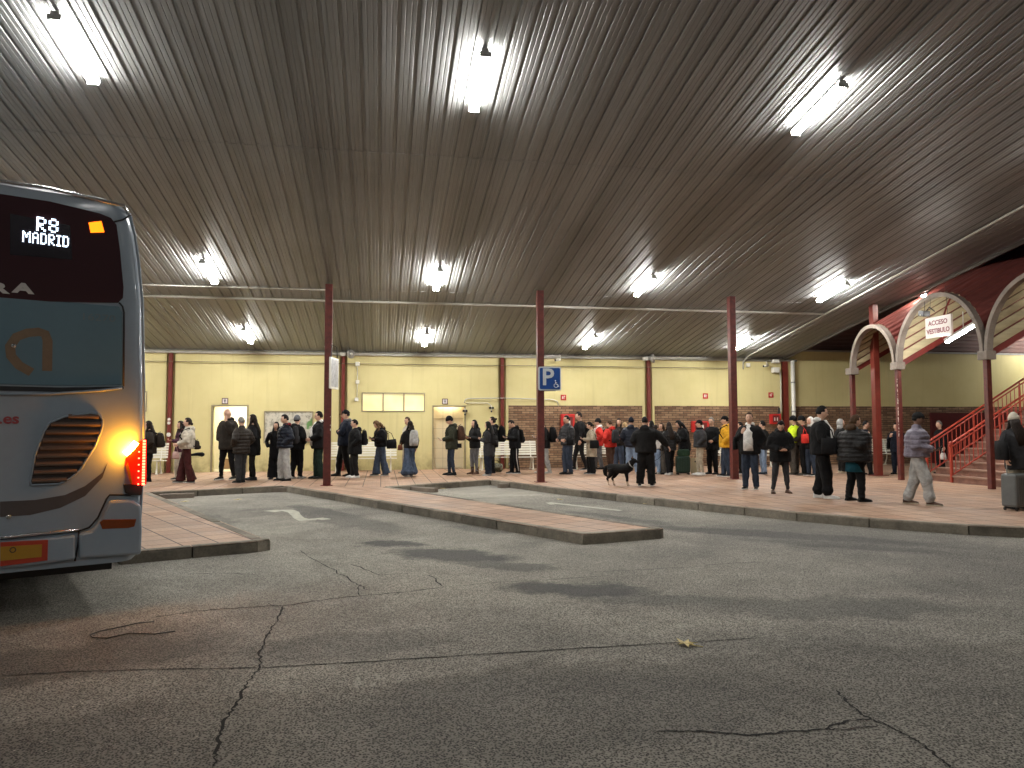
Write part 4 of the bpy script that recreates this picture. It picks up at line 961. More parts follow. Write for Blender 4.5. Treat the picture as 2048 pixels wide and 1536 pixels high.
    for s,S,e2,h2,fd,pn in jn:
        if fd is None: continue
        fd=(B(Vector((fd[0]*s,fd[1],fd[2]))+Vector((0,0,1.2)))-B((0,0,1.2))).normalized();pn=Vector((pn[0]*s,pn[1],pn[2])).normalized();sd=fd.cross(pn).normalized();pn=sd.cross(fd).normalized()
        # palm
        rr=[]
        for q,(a_,b_) in zip((-.035,.0,.045,.085),((.024,.02),(.034,.018),(.041,.015),(.038,.012))):
            c=h2+fd*q;rr.append([c+sd*a_*math.cos(2*PI*j/8)+pn*b_*math.sin(2*PI*j/8) for j in range(8)])
        bd.loft(rr);cu=.55 if ps!='down' else .4
        for f,(o,l) in enumerate(((-.029,.062),(-.010,.072),(.010,.068),(.028,.052))):
            b_=h2+fd*.075+sd*o*s*1.0;p1=b_+(fd*math.cos(cu)+pn*math.sin(cu))*l*.55;p2=p1+(fd*math.cos(cu*2.4)+pn*math.sin(cu*2.4))*l*.5;bd.tube([b_,p1,p2],[.0095,.0085,.0065],5)
        tb=h2+fd*.01-sd*.03*s;t1=tb+(fd*.6-sd*.6*s+pn*.3).normalized()*.038;t2=t1+(fd*.8+pn*.6).normalized()*.03;bd.tube([tb,t1,t2],[.012,.010,.008],5)
    n0=len(bd.v);bd.mi=1
    for s in (-1,1): bd.ell((s*.032,.107,1.634),(.012,.006,.006),8,5);bd.ell((s*.033,.110,1.655),(.018,.005,.004),8,5)
    if glasses:
        for s in (-1,1): bd.tube([(s*.031+.022*math.cos(q*PI/4),.113,1.63+.018*math.sin(q*PI/4)) for q in range(9)],.003,4)
        bd.tube([(-.01,.115,1.633),(.01,.115,1.633)],.003,4);bd.tube([(.053,.112,1.633),(.075,.0,1.633)],.003,4);bd.tube([(-.053,.112,1.633),(-.075,.0,1.633)],.003,4)
    bd.mi=2;bd.ell((0,.108,1.558),(.023,.008,.007),8,5);ap(bd,head,n0)
    root=bd.build('person',[sk,m_eye,m_lip],smooth=True);root.location=base;root.rotation_euler=(0,0,rz);root.scale=(k,k,k);tag(root,label,cat,gx or None)
    # ---- jacket
    mb=MB();W_=puff*w;hem=coat
    lv=[(hem,.180,.158),(hem+.04,.19,.166)]
    if hem<.9: lv.append((.93,.187,.163))
    if hem<.7: lv.insert(2,(.80,.19,.168))
    lv+=[(1.08,.180,.155),(1.22,.192,.158),(1.34,.200,.148),(1.41,.175,.115),(1.455,.11,.09),(1.485,.080,.078)]
    lv=[q for q in lv if q[0]>=hem]
    lv.sort()
    if jacket[1]=='puffer':
        dense=[];z=hem
        while z<1.40:
            for u,v in zip(lv[:-1],lv[1:]):
                if u[0]<=z<=v[0]: f=(z-u[0])/(v[0]-u[0]);dense.append((z,u[1]+(v[1]-u[1])*f,u[2]+(v[2]-u[2])*f));break
            z+=.03
        dense=[(z,a*(1+(-.035 if i%3==0 else .02)),b*(1+(-.05 if i%3==0 else .025))) for i,(z,a,b) in enumerate(dense)];lv=dense+[q for q in lv if q[0]>1.40]
    mb.loft([[E((a_*(W_ if z<1.42 else 1)*math.cos(2*PI*j/20),-.005+b_*(W_*1.0 if z<1.42 else 1.0)*math.sin(2*PI*j/20),z)) for j in range(20)] for z,a_,b_ in lv])
    for s,S,e2,h2,fd,pn in jn:
        if fd is None: tip=h2
        else: tip=e2.lerp(h2,.93)
        r=[.082,.080*W_,.070*W_,.062*W_,.052*min(W_,1.2)]
        S2=S+(e2-S)*.12;mid=(S+e2)/2
        mb.tube([S-Vector((s*.04,0,-.0)),S2,mid,e2,e2.lerp(tip,.5),tip],[.075*W_**.5]+r[:3]+[r[3],r[4]],12)
    if hood: mb.ell(E((0,-.115,1.455)),(.125,.075,.095),14,8);mb.ell(E((0,-.02,1.475)),(.11,.095,.045),14,8)
    if jacket[1]=='puffer': mb.ell(E((0,-.01,1.495)),(.085,.085,.05),14,8)
    j=vox(mb,.019,2);wrinkle(j,.011,sd_);jb=j.build('jacket',jm,root,smooth=True)
    if collar: 
        mb=MB();mb.ell(E((0,-.09,1.485)),(.105,.06,.065),12,7);mb.ell(E((0,-.01,1.488)),(.088,.085,.04),12,7);mb.build('collar',cloth(collar),root,smooth=True)
    if inner:
        mb=MB();mb.loft([[E((a_*.8*math.cos(t_),.012+b_*1.04*math.sin(t_),z)) for t_ in [PI*(.27+.46*q/8) for q in range(9)]]+[E((a_*.5*math.cos(t_),.0+b_*.6*math.sin(t_),z)) for t_ in [PI*(.73-.46*q/8) for q in range(9)]] for z,a_,b_ in ((coat+.08,.17*W_,.166*W_),(1.1,.165*W_,.160*W_),(1.3,.155*W_,.158*W_),(1.40,.12,.135),(1.49,.07,.09))]);mb.build('hoodie',cloth(inner),root,smooth=True)
        # hood ring behind the neck
        mb=MB();mb.ell(E((0,-.06,1.49)),(.115,.085,.06),12,7);mb.build('hoodie_hood',cloth(inner),root,smooth=True)
    if skirt:
        mb=MB();mb.loft([[((a_*math.cos(2*PI*q/18)),(b_*math.sin(2*PI*q/18)),z) for q in range(18)] for z,a_,b_ in ((.60,.215,.165),(.72,.20,.155),(.9,.17,.13))]);mb.build('skirt',cloth(skirt),root,smooth=True)
    # ---- trousers
    mb=MB();R_={'slim':(.094,.070,.052),'reg':(.105,.088,.074),'wide':(.118,.110,.105),'flare':(.102,.095,.135),'xflare':(.105,.12,.24),'jog':(.12,.112,.062)}[leg]
    top=[(.80,.145,.112),(.88,.15,.115),(1.0,.14,.105)]
    mb.loft([[B((a_*w*math.cos(2*PI*q/16),b_*w*math.sin(2*PI*q/16),z)) for q in range(16)] for z,a_,b_ in top])
    for s,hp,kn,an in legs:
        bt=an+Vector((0,-.005,-.035 if leg!='slim' else 0));
        sq=1. if leg!='xflare' else .75
        mb.tube([hp+Vector((0,0,.02)),hp.lerp(kn,.4),kn,kn.lerp(bt,.5),kn.lerp(bt,.8),bt],[(R_[0]*w,R_[0]*w),(R_[0]*.96*w,R_[0]*1.0*w),R_[1],(R_[1]*.55+R_[2]*.45),(R_[2]*.9 if leg!='jog' else R_[1]*.95),R_[2]*sq],12)
    tr=vox(mb,.018,2);wrinkle(tr,.012,sd_+5,1.5);tr=tr.build('trousers',tm,root,smooth=True)
    if stripe:
        mb=MB()
        for s,hp,kn,an in legs: mb.tube([hp+Vector((s*R_[0]*.97,0,-.0)),kn+Vector((s*R_[1]*1.0,0,0)),an+Vector((s*R_[2]*1.0,0,0))],[(.005,.012)]*3,6)
        mb.build('side_stripe',cloth(stripe),tr,smooth=True)
    # ---- shoes
    for s,hp,kn,an in legs:
        o=Vector((an.x,an.y,0));t_=.12*s
        def P(x,y,z): return (o.x+x*math.cos(t_)+y*math.sin(t_),o.y-x*math.sin(t_)+y*math.cos(t_),z)
        mb=MB();mb.mi=0
        for y0,y1 in ((0,0),):
            sec=[(-.075,.030,.075),(-.06,.040,.095),(.0,.042,.10),(.05,.044,.080),(.11,.048,.062),(.16,.044,.05),(.195,.026,.038)]
            mb.loft([[P(a_*math.cos(PI*q/6),y,.018+(h_-.018)*math.sin(PI*q/6)) for q in range(7)]+[P(-a_,y,.012),P(a_,y,.012)] for y,a_,h_ in sec])
        if boots: mb.tube([P(0,-.01,.06),P(0,-.01,.16),P(0,-.01,boots)],[.055,.055,.062],10)
        mb.mi=1;mb.loft([[P(-a_-.005,y,0),P(a_+.005,y,0),P(a_+.005,y,.022),P(-a_-.005,y,.022)] for y,a_,h_ in [(-.083,.026,0),(-.06,.043,0),(.05,.046,0),(.12,.050,0),(.17,.043,0),(.205,.022,0)]])
        mb.build('shoe',[fabric('shoe_%s'%shoe,C4(shoe),'plain',.5),fabric('sole_%s'%(sole or shoe),C4(sole or shoe),'plain',.6)],root,smooth=False)
    # ---- hair and hats
    hc=hair[0];hs=hair[1]
    if hs!='bald' and not hoodup:
        mb=MB();n,m=20,16;rings=[]
        for i in range(m+1):
            th=PI*(i+.1)/(m+.2);ring=[]
            for q in range(n):
                ph=2*PI*q/n;ux,uy,uz=math.sin(th)*math.cos(ph),math.sin(th)*math.sin(ph),-math.cos(th)
                low={'short':-.25,'crop':-.2,'long':-.9,'bob':-.7,'tied':-.45,'pony':-.45,'bun':-.45}.get(hs,-.3)
                facez=.60
                g=1.10 if hs not in('crop',) else 1.03
                g+=random.uniform(-.012,.016)*(1-abs(uz))
                if (uy>.25+.25*abs(ux) and uz<facez) or (uy>-.1 and uz<.02 and hs in('short','crop','tied','pony','bun')) or uz<low: g=.86
                x,y,z=ux*.075*g,uy*.097*g,uz*.12*(g if uz>0 else min(g,1.05))
                ring.append((x,y+.013,z+1.628))
            rings.append([(x*1.06,(y-.01)*1.06+.01,(z-1.6)*1.06+1.605) for x,y,z in ring])
        mb.loft(rings)
        if hs=='bun': mb.ell((0,-.10,1.70),(.035,.035,.035),10,7)
        if hs=='pony': mb.tube([(0,-.09,1.66),(0,-.15,1.60),(0,-.17,1.48),(0,-.165,1.36)],[.03,.04,.045,.015],10)
        if hs=='tied': mb.ell((0,-.095,1.60),(.04,.035,.04),10,7)
        if hs=='bob': mb.tube([(0,-.05,1.62),(0,-.055,1.53),(0,-.05,1.48)],[(.085,.055),(.09,.06),(.075,.05)],14)
        ap(mb,head)
        if hs=='long':
            q=MB();q.tube([head((0,-.06,1.62)),head((0,-.075,1.53)),E((0,-.12,1.42)),E((0,-.15*puff,1.30)),E((0,-.155*puff,1.16))],[(.085,.055),(.09,.055),(.11,.05),(.11,.035),(.07,.02)],14)
            for s in (-1,1): q.tube([head((s*.068,.02,1.62)),head((s*.078,.03,1.52)),E((s*.09,.09,1.41)),E((s*.10,.135*puff,1.27))],[.026,.034,.032,.012],8)
            mb2=MB();mb2.v=mb.v+q.v;o_=len(mb.v);mb2.f=mb.f+[tuple(i+o_ for i in f) for f in q.f];mb2.m=[0]*len(mb2.f);mb=mb2
        mb.build('hair',mhair('hair_'+hc,HAIR[hc]),root,smooth=True)
    if hat:
        hn,hcol=hat;mb=MB();n,m=18,12;rings=[]
        for i in range(m+1):
            th=PI*(i+.1)/(m+.2);ring=[]
            for q in range(n):
                ph=2*PI*q/n;ux,uy,uz=math.sin(th)*math.cos(ph),math.sin(th)*math.sin(ph),-math.cos(th);lim=.18 if hn=='cap' else -.05
                g=1.20 if uz>lim else .8
                ring.append((ux*.075*g,uy*.097*g+.010,(uz*.12*(1.12 if hn=='cap' else 1.22) if uz>lim else lim*.12*1.1)+1.63))
            rings.append([(x*1.03,(y-.01)*1.03+.01,(z-1.6)*1.03+1.605) for x,y,z in ring])
        mb.loft(rings)
        if hn=='cap':
            mb.loft([[(a_*math.cos(PI*q/8),.085+b_*math.sin(PI*q/8),z) for q in range(9)] for z,a_,b_ in ((1.648,.072,.095),(1.662,.070,.09))])
        ap(mb,head);mb.build(hn,cloth(hcol),root,smooth=True)
    if hoodup:
        mb=MB();mb.ell((0,-.018,1.63),(.10,.118,.142),16,10);v=[]
        for p in mb.v:
            x,y,z=p
            if y>.055: y=.055+ (y-.055)*.15
            v.append((x,y,z))
        mb.v=v;ap(mb,head);mb.tube([head((0,-.02,1.55)),E((0,-.03,1.44))],[(.095,.09),(.12,.09)],12);mb.build('hood',cloth(*(hoodup if isinstance(hoodup,tuple) else (hoodup,))),root,smooth=True)
    # ---- things carried
    for it in extra: ITEMS[it[0]](root,B,jn,puff,*it[1:])
    return root
def place(o,root): o.location=root.location;o.rotation_euler=root.rotation_euler;o.scale=root.scale
def superell(cx,cy,z,a,b,n=16,e=2.8):
    out=[]
    for j in range(n):
        t=2*PI*j/n;c,s=math.cos(t),math.sin(t);out.append((cx+a*math.copysign(abs(c)**(2/e),c),cy+b*math.copysign(abs(s)**(2/e),s),z))
    return out
def i_backpack(root,B,jn,puff,col,label,hgt=.46,dep=.10,z0=.98,det='black'):
    t=thing('backpack',label,'backpack');place(t,root);y=-.145*puff-dep
    mb=MB();mb.loft([[B(p) for p in superell(0,y,z0+hgt*f,a,b)] for f,a,b in ((0,.11,dep*.75),(.04,.135,dep*.95),(.3,.145,dep),(.7,.14,dep*.9),(.92,.115,dep*.7),(1,.07,dep*.4))]);mb.build('bag_body',cloth(col),t,smooth=True)
    mb=MB();mb.loft([[B(p) for p in superell(0,y-dep*.8,z0+hgt*f,a,b)] for f,a,b in ((.06,.09,.02),(.1,.105,.045),(.4,.105,.045),(.45,.09,.02))]);mb.build('front_pocket',cloth(col),t,smooth=True)
    mb=MB();mb.tube([B((0,y-.0,z0+hgt*.97)),B((0,y-.01,z0+hgt+.04)),B((0,y+dep*.6,z0+hgt*.98))],.009,6);mb.build('grab_handle',cloth(det),t,smooth=True)
    for s in (-1,1):
        mb=MB();mb.tube([B((s*.085,y+dep*.7,z0+hgt*.95)),B((s*.115,-.02,1.49)),B((s*.125,.11*puff,1.40)),B((s*.13,.15*puff,1.25)),B((s*.16*puff,.08,1.10)),B((s*.15,y+dep,z0+.08))],[(.008,.022)]*6,6);mb.build('shoulder_strap',cloth(det),t,smooth=True)
def i_phone(root,B,jn,puff,label,side=1,glow=True):
    a=[j for j in jn if j[0]==side][0];h=a[3];t=thing('phone',label,'phone');place(t,root)
    M=Matrix.Translation(h+Vector((0,.085,.035)))@Matrix.Rotation(math.radians(38),4,'X')
    mb=MB();mb.box((-.037,-.075,-.005),(.037,.075,.004));mb.v=[tuple(M@Vector(v)) for v in mb.v];mb.build('phone_case',m_blackp,t)
    mb=MB();mb.box((-.033,-.07,.0042),(.033,.07,.0052));mb.v=[tuple(M@Vector(v)) for v in mb.v];mb.build('phone_screen',emit('phone_screen_light',(.7,.8,1,1),.8,0) if glow else m_blackp,t)
def i_tote(root,B,jn,puff,col,label,side=1,z=.95,w_=.19,h_=.30,y=-.05,strap=True,dx=.27,dep=.06):
    t=thing('shoulder_bag',label,'bag');place(t,root);x=side*dx*puff
    mb=MB();mb.loft([[B((x+dep*math.cos(2*PI*j/10)*f2,y+a_*math.copysign(abs(math.sin(2*PI*j/10))**.6,math.sin(2*PI*j/10)),z-h_/2+h_*f)) for j in range(10)] for f,a_,f2 in ((0,w_*.9,.7),(.05,w_,1),(.6,w_,.9),(1,w_*.92,.5))]);mb.build('bag_body',cloth(col),t,smooth=True)
    if strap:
        mb=MB()
        for yy in (-w_*.55,w_*.55): mb.tube([B((x,y+yy,z+h_*.45)),B((x*.85,y+yy*.5,1.30)),B((side*.15,-.01,1.475))],[(.006,.012)]*3,5)
        mb.build('bag_strap',cloth(col),t,smooth=True)
def i_handbag(root,B,jn,puff,col,label,side=1,w_=.13,h_=.26,name='hand_bag'):
    a=[j for j in jn if j[0]==side][0];h=a[3]+Vector((0,.04,-.10));t=thing(name,label,'bag');place(t,root)
    mb=MB();mb.loft([[(h.x+.05*math.cos(2*PI*j/10)*f2,h.y+a_*math.sin(2*PI*j/10),h.z-.08-h_*f) for j in range(10)] for f,a_,f2 in ((0,w_*.55,.4),(.25,w_*.75,1),(.8,w_,1.1),(1,w_*.8,.8))]);mb.build('bag_body',cloth(col),t,smooth=True)
    mb=MB();mb.tube([(h.x,h.y-w_*.4,h.z-.09),(h.x,h.y-.01,h.z+.07),(h.x,h.y+.02,h.z+.07),(h.x,h.y+w_*.4,h.z-.09)],.006,5);mb.build('bag_handle',cloth(col),t,smooth=True)
def i_collar_fur(root,B,jn,puff,col):
    mb=MB();mb.ell(B((0,-.08,1.50)),(.13,.09,.09),14,8);mb.build('fur_collar',mhair('hair_'+col,HAIR[col]),root,smooth=True)
def i_scarf(root,B,jn,puff,col):
    mb=MB();mb.tube([B((.09*math.cos(a),.0+.085*math.sin(a),1.49)) for a in [2*PI*q/14 for q in range(15)]],.035,8);mb.build('scarf',cloth(col),root,smooth=True)
def i_band(root,B,jn,puff,col,z,h_,r=1.03,nm='reflective_band'):
    mb=MB();R1=[];
    for zz in (z,z+h_): R1.append([B((.188*puff*r*math.cos(2*PI*j/24),-.005+.145*puff*r*math.sin(2*PI*j/24),zz)) for j in range(24)])
    mb.loft(R1,cap=False);mb.build(nm,cloth(col),root,smooth=True)
def i_braces(root,B,jn,puff,col):
    mb=MB()
    for s in (-1,1): mb.tube([B((s*.09,-.15*puff,1.10)),B((s*.10,-.150*puff,1.30)),B((s*.10,-.02,1.475)),B((s*.10,.15*puff,1.30)),B((s*.09,.155*puff,1.10))],[(.008,.02)]*5,6)
    mb.build('vest_strap',cloth(col),root,smooth=True)
ITEMS={'backpack':i_backpack,'phone':i_phone,'tote':i_tote,'handbag':i_handbag,'fur':i_collar_fur,'scarf':i_scarf,'band':i_band,'braces':i_braces}
P_=person
# left to right along the queue
P_(297,963,842,-95,'person half hidden behind the rear corner of the bus, wearing a backpack',jacket=('brownblk','plain'),puff=1.1,arms=('pocket','pocket'),hair=('dark','long'),extra=[('backpack','brownblk','bulky backpack glowing orange beside the tail light of the bus',.42,.12)])
P_(360,959,842,-80,'woman in purple jumper and cream trousers beside the woman in white puffer',jacket=('purple','plain'),arms=('phone','phone'),tro=('cream','plain'),leg='wide',shoe='black',sole='white',hair=('dark','long'),stance=(.1,0),extra=[('scarf','maroon')])
P_(372,965,836,-88,'woman in white hooded puffer and maroon flared trousers',jacket=('cream','puffer'),puff=1.2,coat=.92,hood=True,arms=('hold','hold'),tro=('maroon','plain'),leg='flare',shoe='black',sole='white',stance=(.28,0),hair=('dark','tied'),extra=[('handbag','pink','small pink drawstring bag hanging from the hand of the woman in white puffer',-1,.11,.2),('backpack','brownblk','dark hip bag on the back of the woman in white puffer',.24,.07,.90)])
P_(454,959,817,-35,'tall bald man in dark overcoat holding his hand to his face by the open doorway',jacket=('brownblk','plain'),coat=.74,puff=1.16,arms=('face','pocket'),tro=('black','plain'),leg='slim',shoe='black',sole='white',hair=('grey','bald'),stance=(.15,0),wide=.13,pitch=8,collar='black2')
P_(481,965,834,-140,'older man with grey hair seen from behind in a brown quilted coat',jacket=('brownblk','puffer'),coat=.78,puff=1.14,arms=('pocket','pocket'),tro=('dgrey','plain'),shoe='black',hair=('grey','short'),stance=(.05,0),wide=.09)
P_(505,960,829,-100,'woman with long dark hair in a knee length black coat and grey trainers',jacket=('black','plain'),coat=.66,puff=1.08,arms=('pocket','pocket'),tro=('black2','plain'),leg='slim',shoe='dgrey',hair=('dark','long'),stance=(.1,0),wide=.07)
P_(549,958,844,-15,'young woman in black looking at the camera in front of the map board',jacket=('black','plain'),coat=.62,puff=.95,arms=('pocket','pocket'),tro=('black','plain'),leg='flare',shoe='black',sole='grey',hair=('black','long'),w=.9)
P_(569,961,829,-75,'man in navy puffer with red hood lining and baggy pale trousers',jacket=('navy','puffer'),puff=1.2,coat=.86,arms=('pocket','pocket'),collar='dred',tro=('lgrey','plain'),leg='wide',shoe='black',hair=('black','short'),stance=(.12,0),wide=.11,extra=[('backpack','dgrey','slim dark grey backpack of the man in baggy pale trousers',.48,.08)])
P_(592,957,831,140,'person in grey beanie and black jacket turned away in front of the map board',jacket=('black','plain'),puff=1.15,arms=('pocket','pocket'),hood=True,hat=('beanie','grey'),tro=('black','plain'),leg='reg',shoe='lgrey',stance=(.1,0))
P_(637,957,823,-85,'man with glasses in black coat with white hood just left of the first column',jacket=('black','plain'),puff=1.22,coat=.78,arms=('hold','hold'),hood=True,inner='white',tro=('dgreen','plain'),leg='reg',shoe='black',hair=('black','short'),glasses=True,stance=(.12,0),wide=.07)
P_(688,952,820,-85,'man in black cap with folded arms just right of the first column',jacket=('navy','plain'),puff=1.08,arms=('crossed','crossed'),collar='grey',tro=('black','plain'),leg='reg',shoe='black',hat=('cap','black'),hair=('black','short'),stance=(.3,0),lean=-3)
P_(709,955,839,-85,'short person in black puffer with white shoes by the first column',jacket=('black','plain'),coat=.70,puff=1.2,arms=('pocket','pocket'),hood=True,tro=('black2','plain'),leg='reg',shoe='white',hair=('black','short'),stance=(.12,0),wide=.07,extra=[('backpack','black','black backpack on the short person with white shoes',.46,.09)])
P_(762,951,839,-65,'woman with light brown hair bent over her phone under the high window',jacket=('black','plain'),puff=1.18,coat=.90,hood=True,arms=('phone','phone'),tro=('jeans','denim'),leg='flare',shoe='black',sole='white',hair=('lbrown','long'),pitch=28,lean=7,stance=(.25,0),extra=[('tote','black','large black tote bag behind the woman bent over her phone',-1,.98,.17,.27,-.20),('phone','phone held by the woman bent over under the high window',-1)])
P_(815,946,834,-60,'person with light brown hair mostly hidden behind the long haired woman in flared jeans',jacket=('cream','plain'),arms=('hold','down'),tro=('beige','plain'),leg='reg',shoe='cream',hair=('brown','short'),stance=(.1,0))
P_(819,953,842,-150,'woman with very long dark hair seen from behind in wide flared jeans',jacket=('black2','plain'),coat=.90,arms=('hold','down'),tro=('jeans','denim'),leg='xflare',shoe='white',hair=('dark','long'),stance=(.2,0),wide=.13,extra=[('tote','ogr','small rust brown bag at the hip of the woman in wide flared jeans',-1,.92,.11,.17,.10),('backpack','lgrey','pale grey backpack beside the woman in wide flared jeans',.50,.10)])
P_(903,950,832,-88,'man in black beanie and olive parka holding a phone before the shut doorway',jacket=('olive','plain'),coat=.76,puff=1.1,arms=('phonelow','phonelow'),hood=True,tro=('djeans','denim'),leg='slim',shoe='black',hat=('beanie','black'),stance=(.13,0),wide=.07,pitch=8,extra=[('backpack','brown','rounded brown backpack on the man in the olive parka',.44,.12,1.02),('phone','phone held low by the man in the olive parka',-1),('tote','black','small black camera bag hanging behind the man in the olive parka',-1,.88,.07,.13,-.22,False)])
P_(949,948,840,-50,'woman with long dark hair in grey jeans and brown ankle boots holding a phone',jacket=('black2','plain'),coat=.84,arms=('phone','phone'),tro=('grey','denim'),leg='slim',shoe='brown',boots=.24,hair=('black','long'),hood=True,stance=(.08,0),wide=.07,extra=[('phone','phone held by the woman in brown boots',-1)])
P_(984,946,834,-80,'man with hair in a small bun behind the woman in the long dark coat',jacket=('black','plain'),puff=1.15,arms=('phone','pocket'),tro=('black','plain'),shoe='black',hair=('dark','bun'),hood=True,extra=[('backpack','black','black backpack on the man with the hair bun',.5,.12),])
P_(977,951,843,-120,'woman in long dark grey coat and wide navy trousers near the fourth wall post',jacket=('dgrey','plain'),coat=.62,arms=('phone','phone'),tro=('navy','plain'),leg='wide',shoe='lgrey',hair=('black','long'),stance=(.1,0),pitch=10,extra=[('backpack','black2','small black rucksack on the woman in the long dark grey coat',.32,.07,1.0)])
P_(1030,947,838,-75,'man in black track suit with white side stripe bent over his phone',jacket=('black','plain'),puff=1.1,arms=('phone','phone'),hood=True,tro=('black','plain'),leg='reg',shoe='black',sole='white',stripe='white',hair=('dark','short'),pitch=30,lean=5,stance=(.15,0),extra=[('phone','phone held by the man in the striped track suit',-1),('backpack','black','black backpack on the man in the striped track suit',.42,.07)])
P_(1090,946,838,-90,'man in dark beanie and white trousers half hidden by the parking sign column',jacket=('black2','plain'),puff=1.05,arms=('phone','phone'),tro=('lgrey','plain'),leg='reg',shoe='white',hat=('beanie','black2'),pitch=18,lean=3,stance=(.3,0),extra=[('backpack','black','large black backpack right of the parking sign column',.50,.13),('phone','phone held left of the parking sign column',-1)])
P_(1136,948,831,-50,'man with glasses in dark grey puffer and blue jeans before the red hose cabinet',jacket=('dgrey','puffer'),puff=1.18,coat=.86,arms=('hold','hold'),tro=('djeans','denim'),leg='reg',shoe='black',hair=('black','short'),glasses=True,stance=(.1,0),wide=.07,extra=[('tote','black','black bag carried in front by the man in blue jeans',-1,1.0,.12,.25,.20)])
P_(1160,940,824,-80,'tall man with dark quiff behind the man in dark grey puffer',jacket=('black','plain'),puff=1.1,coat=.80,arms=('down','pocket'),tro=('black2','plain'),leg='slim',shoe='black',sole='white',hair=('black','short'),stance=(.35,0),extra=[('backpack','black2','black rucksack on the tall man behind the grey puffer',.45,.12)])
P_(1183,948,843,-80,'woman in beige knee length coat reading her phone',jacket=('beige','plain'),coat=.58,arms=('phone','phone'),tro=('black','plain'),leg='wide',shoe='black',sole='lgrey',hair=('black','tied'),pitch=22,stance=(.1,0),wide=.06,extra=[('tote','black','large black shoulder bag of the woman in the beige coat',-1,1.0,.16,.27,-.05),('phone','phone held by the woman in the beige coat',-1)])
P_(1197,938,837,-80,'man in bright red and white jacket with black beanie behind the beige coat',jacket=('red','plain'),arms=('pocket','pocket'),tro=('grey','plain'),hat=('beanie','black'),collar='white',stance=(.2,0),shoe='black',extra=[('backpack','black','black and white sports rucksack on the man with the black beanie',.40,.07,1.0,'white')])
P_(1222,944,840,-140,'man in bright red anorak with grey backpack seen from behind',jacket=('red','plain'),coat=.84,puff=1.08,arms=('pocket','pocket'),hood=True,tro=('brown','plain'),leg='reg',shoe='brown',hair=('brown','short'),stance=(.2,0),extra=[('backpack','dgrey','rounded grey backpack on the man in the red anorak',.44,.10)])
P_(1238,941,837,-8,'smiling woman with long dark hair and jeans facing the camera',jacket=('brownblk','plain'),coat=.84,arms=('pocket','pocket'),tro=('jeans','denim'),hair=('dark','long'),shoe='black')
P_(1253,940,845,-120,'blonde person mostly hidden behind the dark navy hooded coat',jacket=('black','plain'),arms=('pocket','pocket'),hair=('blonde','long'),tro=('black','plain'))
P_(1265,948,835,172,'person in dark bobble hat and navy hooded coat seen from behind, with pale jeans',jacket=('navy','puffer'),puff=1.12,coat=.84,arms=('pocket','pocket'),hood=True,hat=('beanie','navy'),tro=('ljeans','denim'),leg='reg',shoe='lgrey',wide=.14)
man28=P_(1292,972,833,176,'big man in black hooded track suit seen from behind, arm held out over the dog',jacket=('black2','plain'),puff=1.24,coat=.84,arms=('pocket','reach'),hood=True,tro=('black2','plain'),leg='wide',shoe='black',sole='white',hair=('black','crop'),wide=.15,w=1.1,stance=(.04,0))
P_(1304,944,842,-100,'woman with long black hair behind the big man in the track suit',jacket=('black','plain'),arms=('pocket','pocket'),hair=('black','long'),tro=('black','plain'))
P_(1312,948,850,160,'person in white jacket and pale jeans peeking out beside the big man',jacket=('white','puffer'),coat=.9,puff=1.05,arms=('pocket','pocket'),tro=('ljeans','denim'),shoe='lgrey',hair=('dark','short'))
P_(1324,948,846,-40,'woman with brown bob and glasses in brown grey clothes behind the outstretched arm',jacket=('brownblk','plain'),coat=.80,arms=('pocket','pocket'),tro=('greybrn','plain'),leg='wide',shoe='black',hair=('brown','bob'),glasses=True)
P_(1340,949,844,-150,'woman with very long dark hair in black puffer and white shoes',jacket=('black2','puffer'),coat=.80,puff=1.12,arms=('pocket','pocket'),tro=('black','plain'),leg='reg',shoe='white',hair=('dark','long'),stance=(.2,0))
P_(1370,946,839,-75,'person with black hair and long black coat leaning over the green suitcase',jacket=('black','plain'),coat=.72,puff=1.15,arms=('phone','pocket'),tro=('black','plain'),shoe='black',hair=('black','long'),lean=10,pitch=20)
P_(1401,950,840,-82,'man in black cap, charcoal puffer and beige trousers beside the paper bag',jacket=('dgrey','plain'),puff=1.25,coat=.88,arms=('pocket','pocket'),tro=('beige','plain'),leg='slim',shoe='white',hat=('cap','black'),hair=('black','short'),stance=(.12,0),wide=.08,extra=[('scarf','black')])
P_(1426,948,835,-35,'older man with short grey hair dressed all in black',jacket=('black','plain'),coat=.74,puff=1.12,arms=('hold','pocket'),tro=('black','plain'),shoe='black',hair=('grey','short'),glasses=True,skin=None,wide=.11)
P_(1453,953,832,-85,'man in mustard yellow jacket and black cap left of the third column',jacket=('yellow','plain'),puff=1.15,coat=.84,arms=('pocket','pocket'),hood=True,tro=('djeans','denim'),leg='reg',shoe='black',sole='white',hat=('cap','black'),hair=('black','short'),stance=(.15,0),wide=.07,extra=[('backpack','black','black rucksack on the man in the yellow jacket',.36,.05)])
P_(1484,948,844,-80,'person in black just right of the third column, behind the man in white hoodie',jacket=('black','plain'),arms=('pocket','pocket'),tro=('black2','plain'),hair=('black','short'),shoe='black',sole='white')
P_(1528,948,842,-110,'person in black jacket and pale blue jeans standing behind the man in white hoodie',jacket=('black','plain'),arms=('pocket','pocket'),tro=('ljeans','denim'),shoe='djeans',hair=('black','short'))
P_(1502,978,825,-12,'young man with brown hair in white hoodie under an open black jacket',jacket=('black','plain'),puff=1.18,coat=.80,arms=('pocket','strap'),inner='white',tro=('djeans','denim'),leg='reg',shoe='black',sole='white',hair=('brown','short'),wide=.115,stance=(.06,0),extra=[('tote','black','black bag slung behind the young man in white hoodie',1,1.05,.13,.3,-.08)])
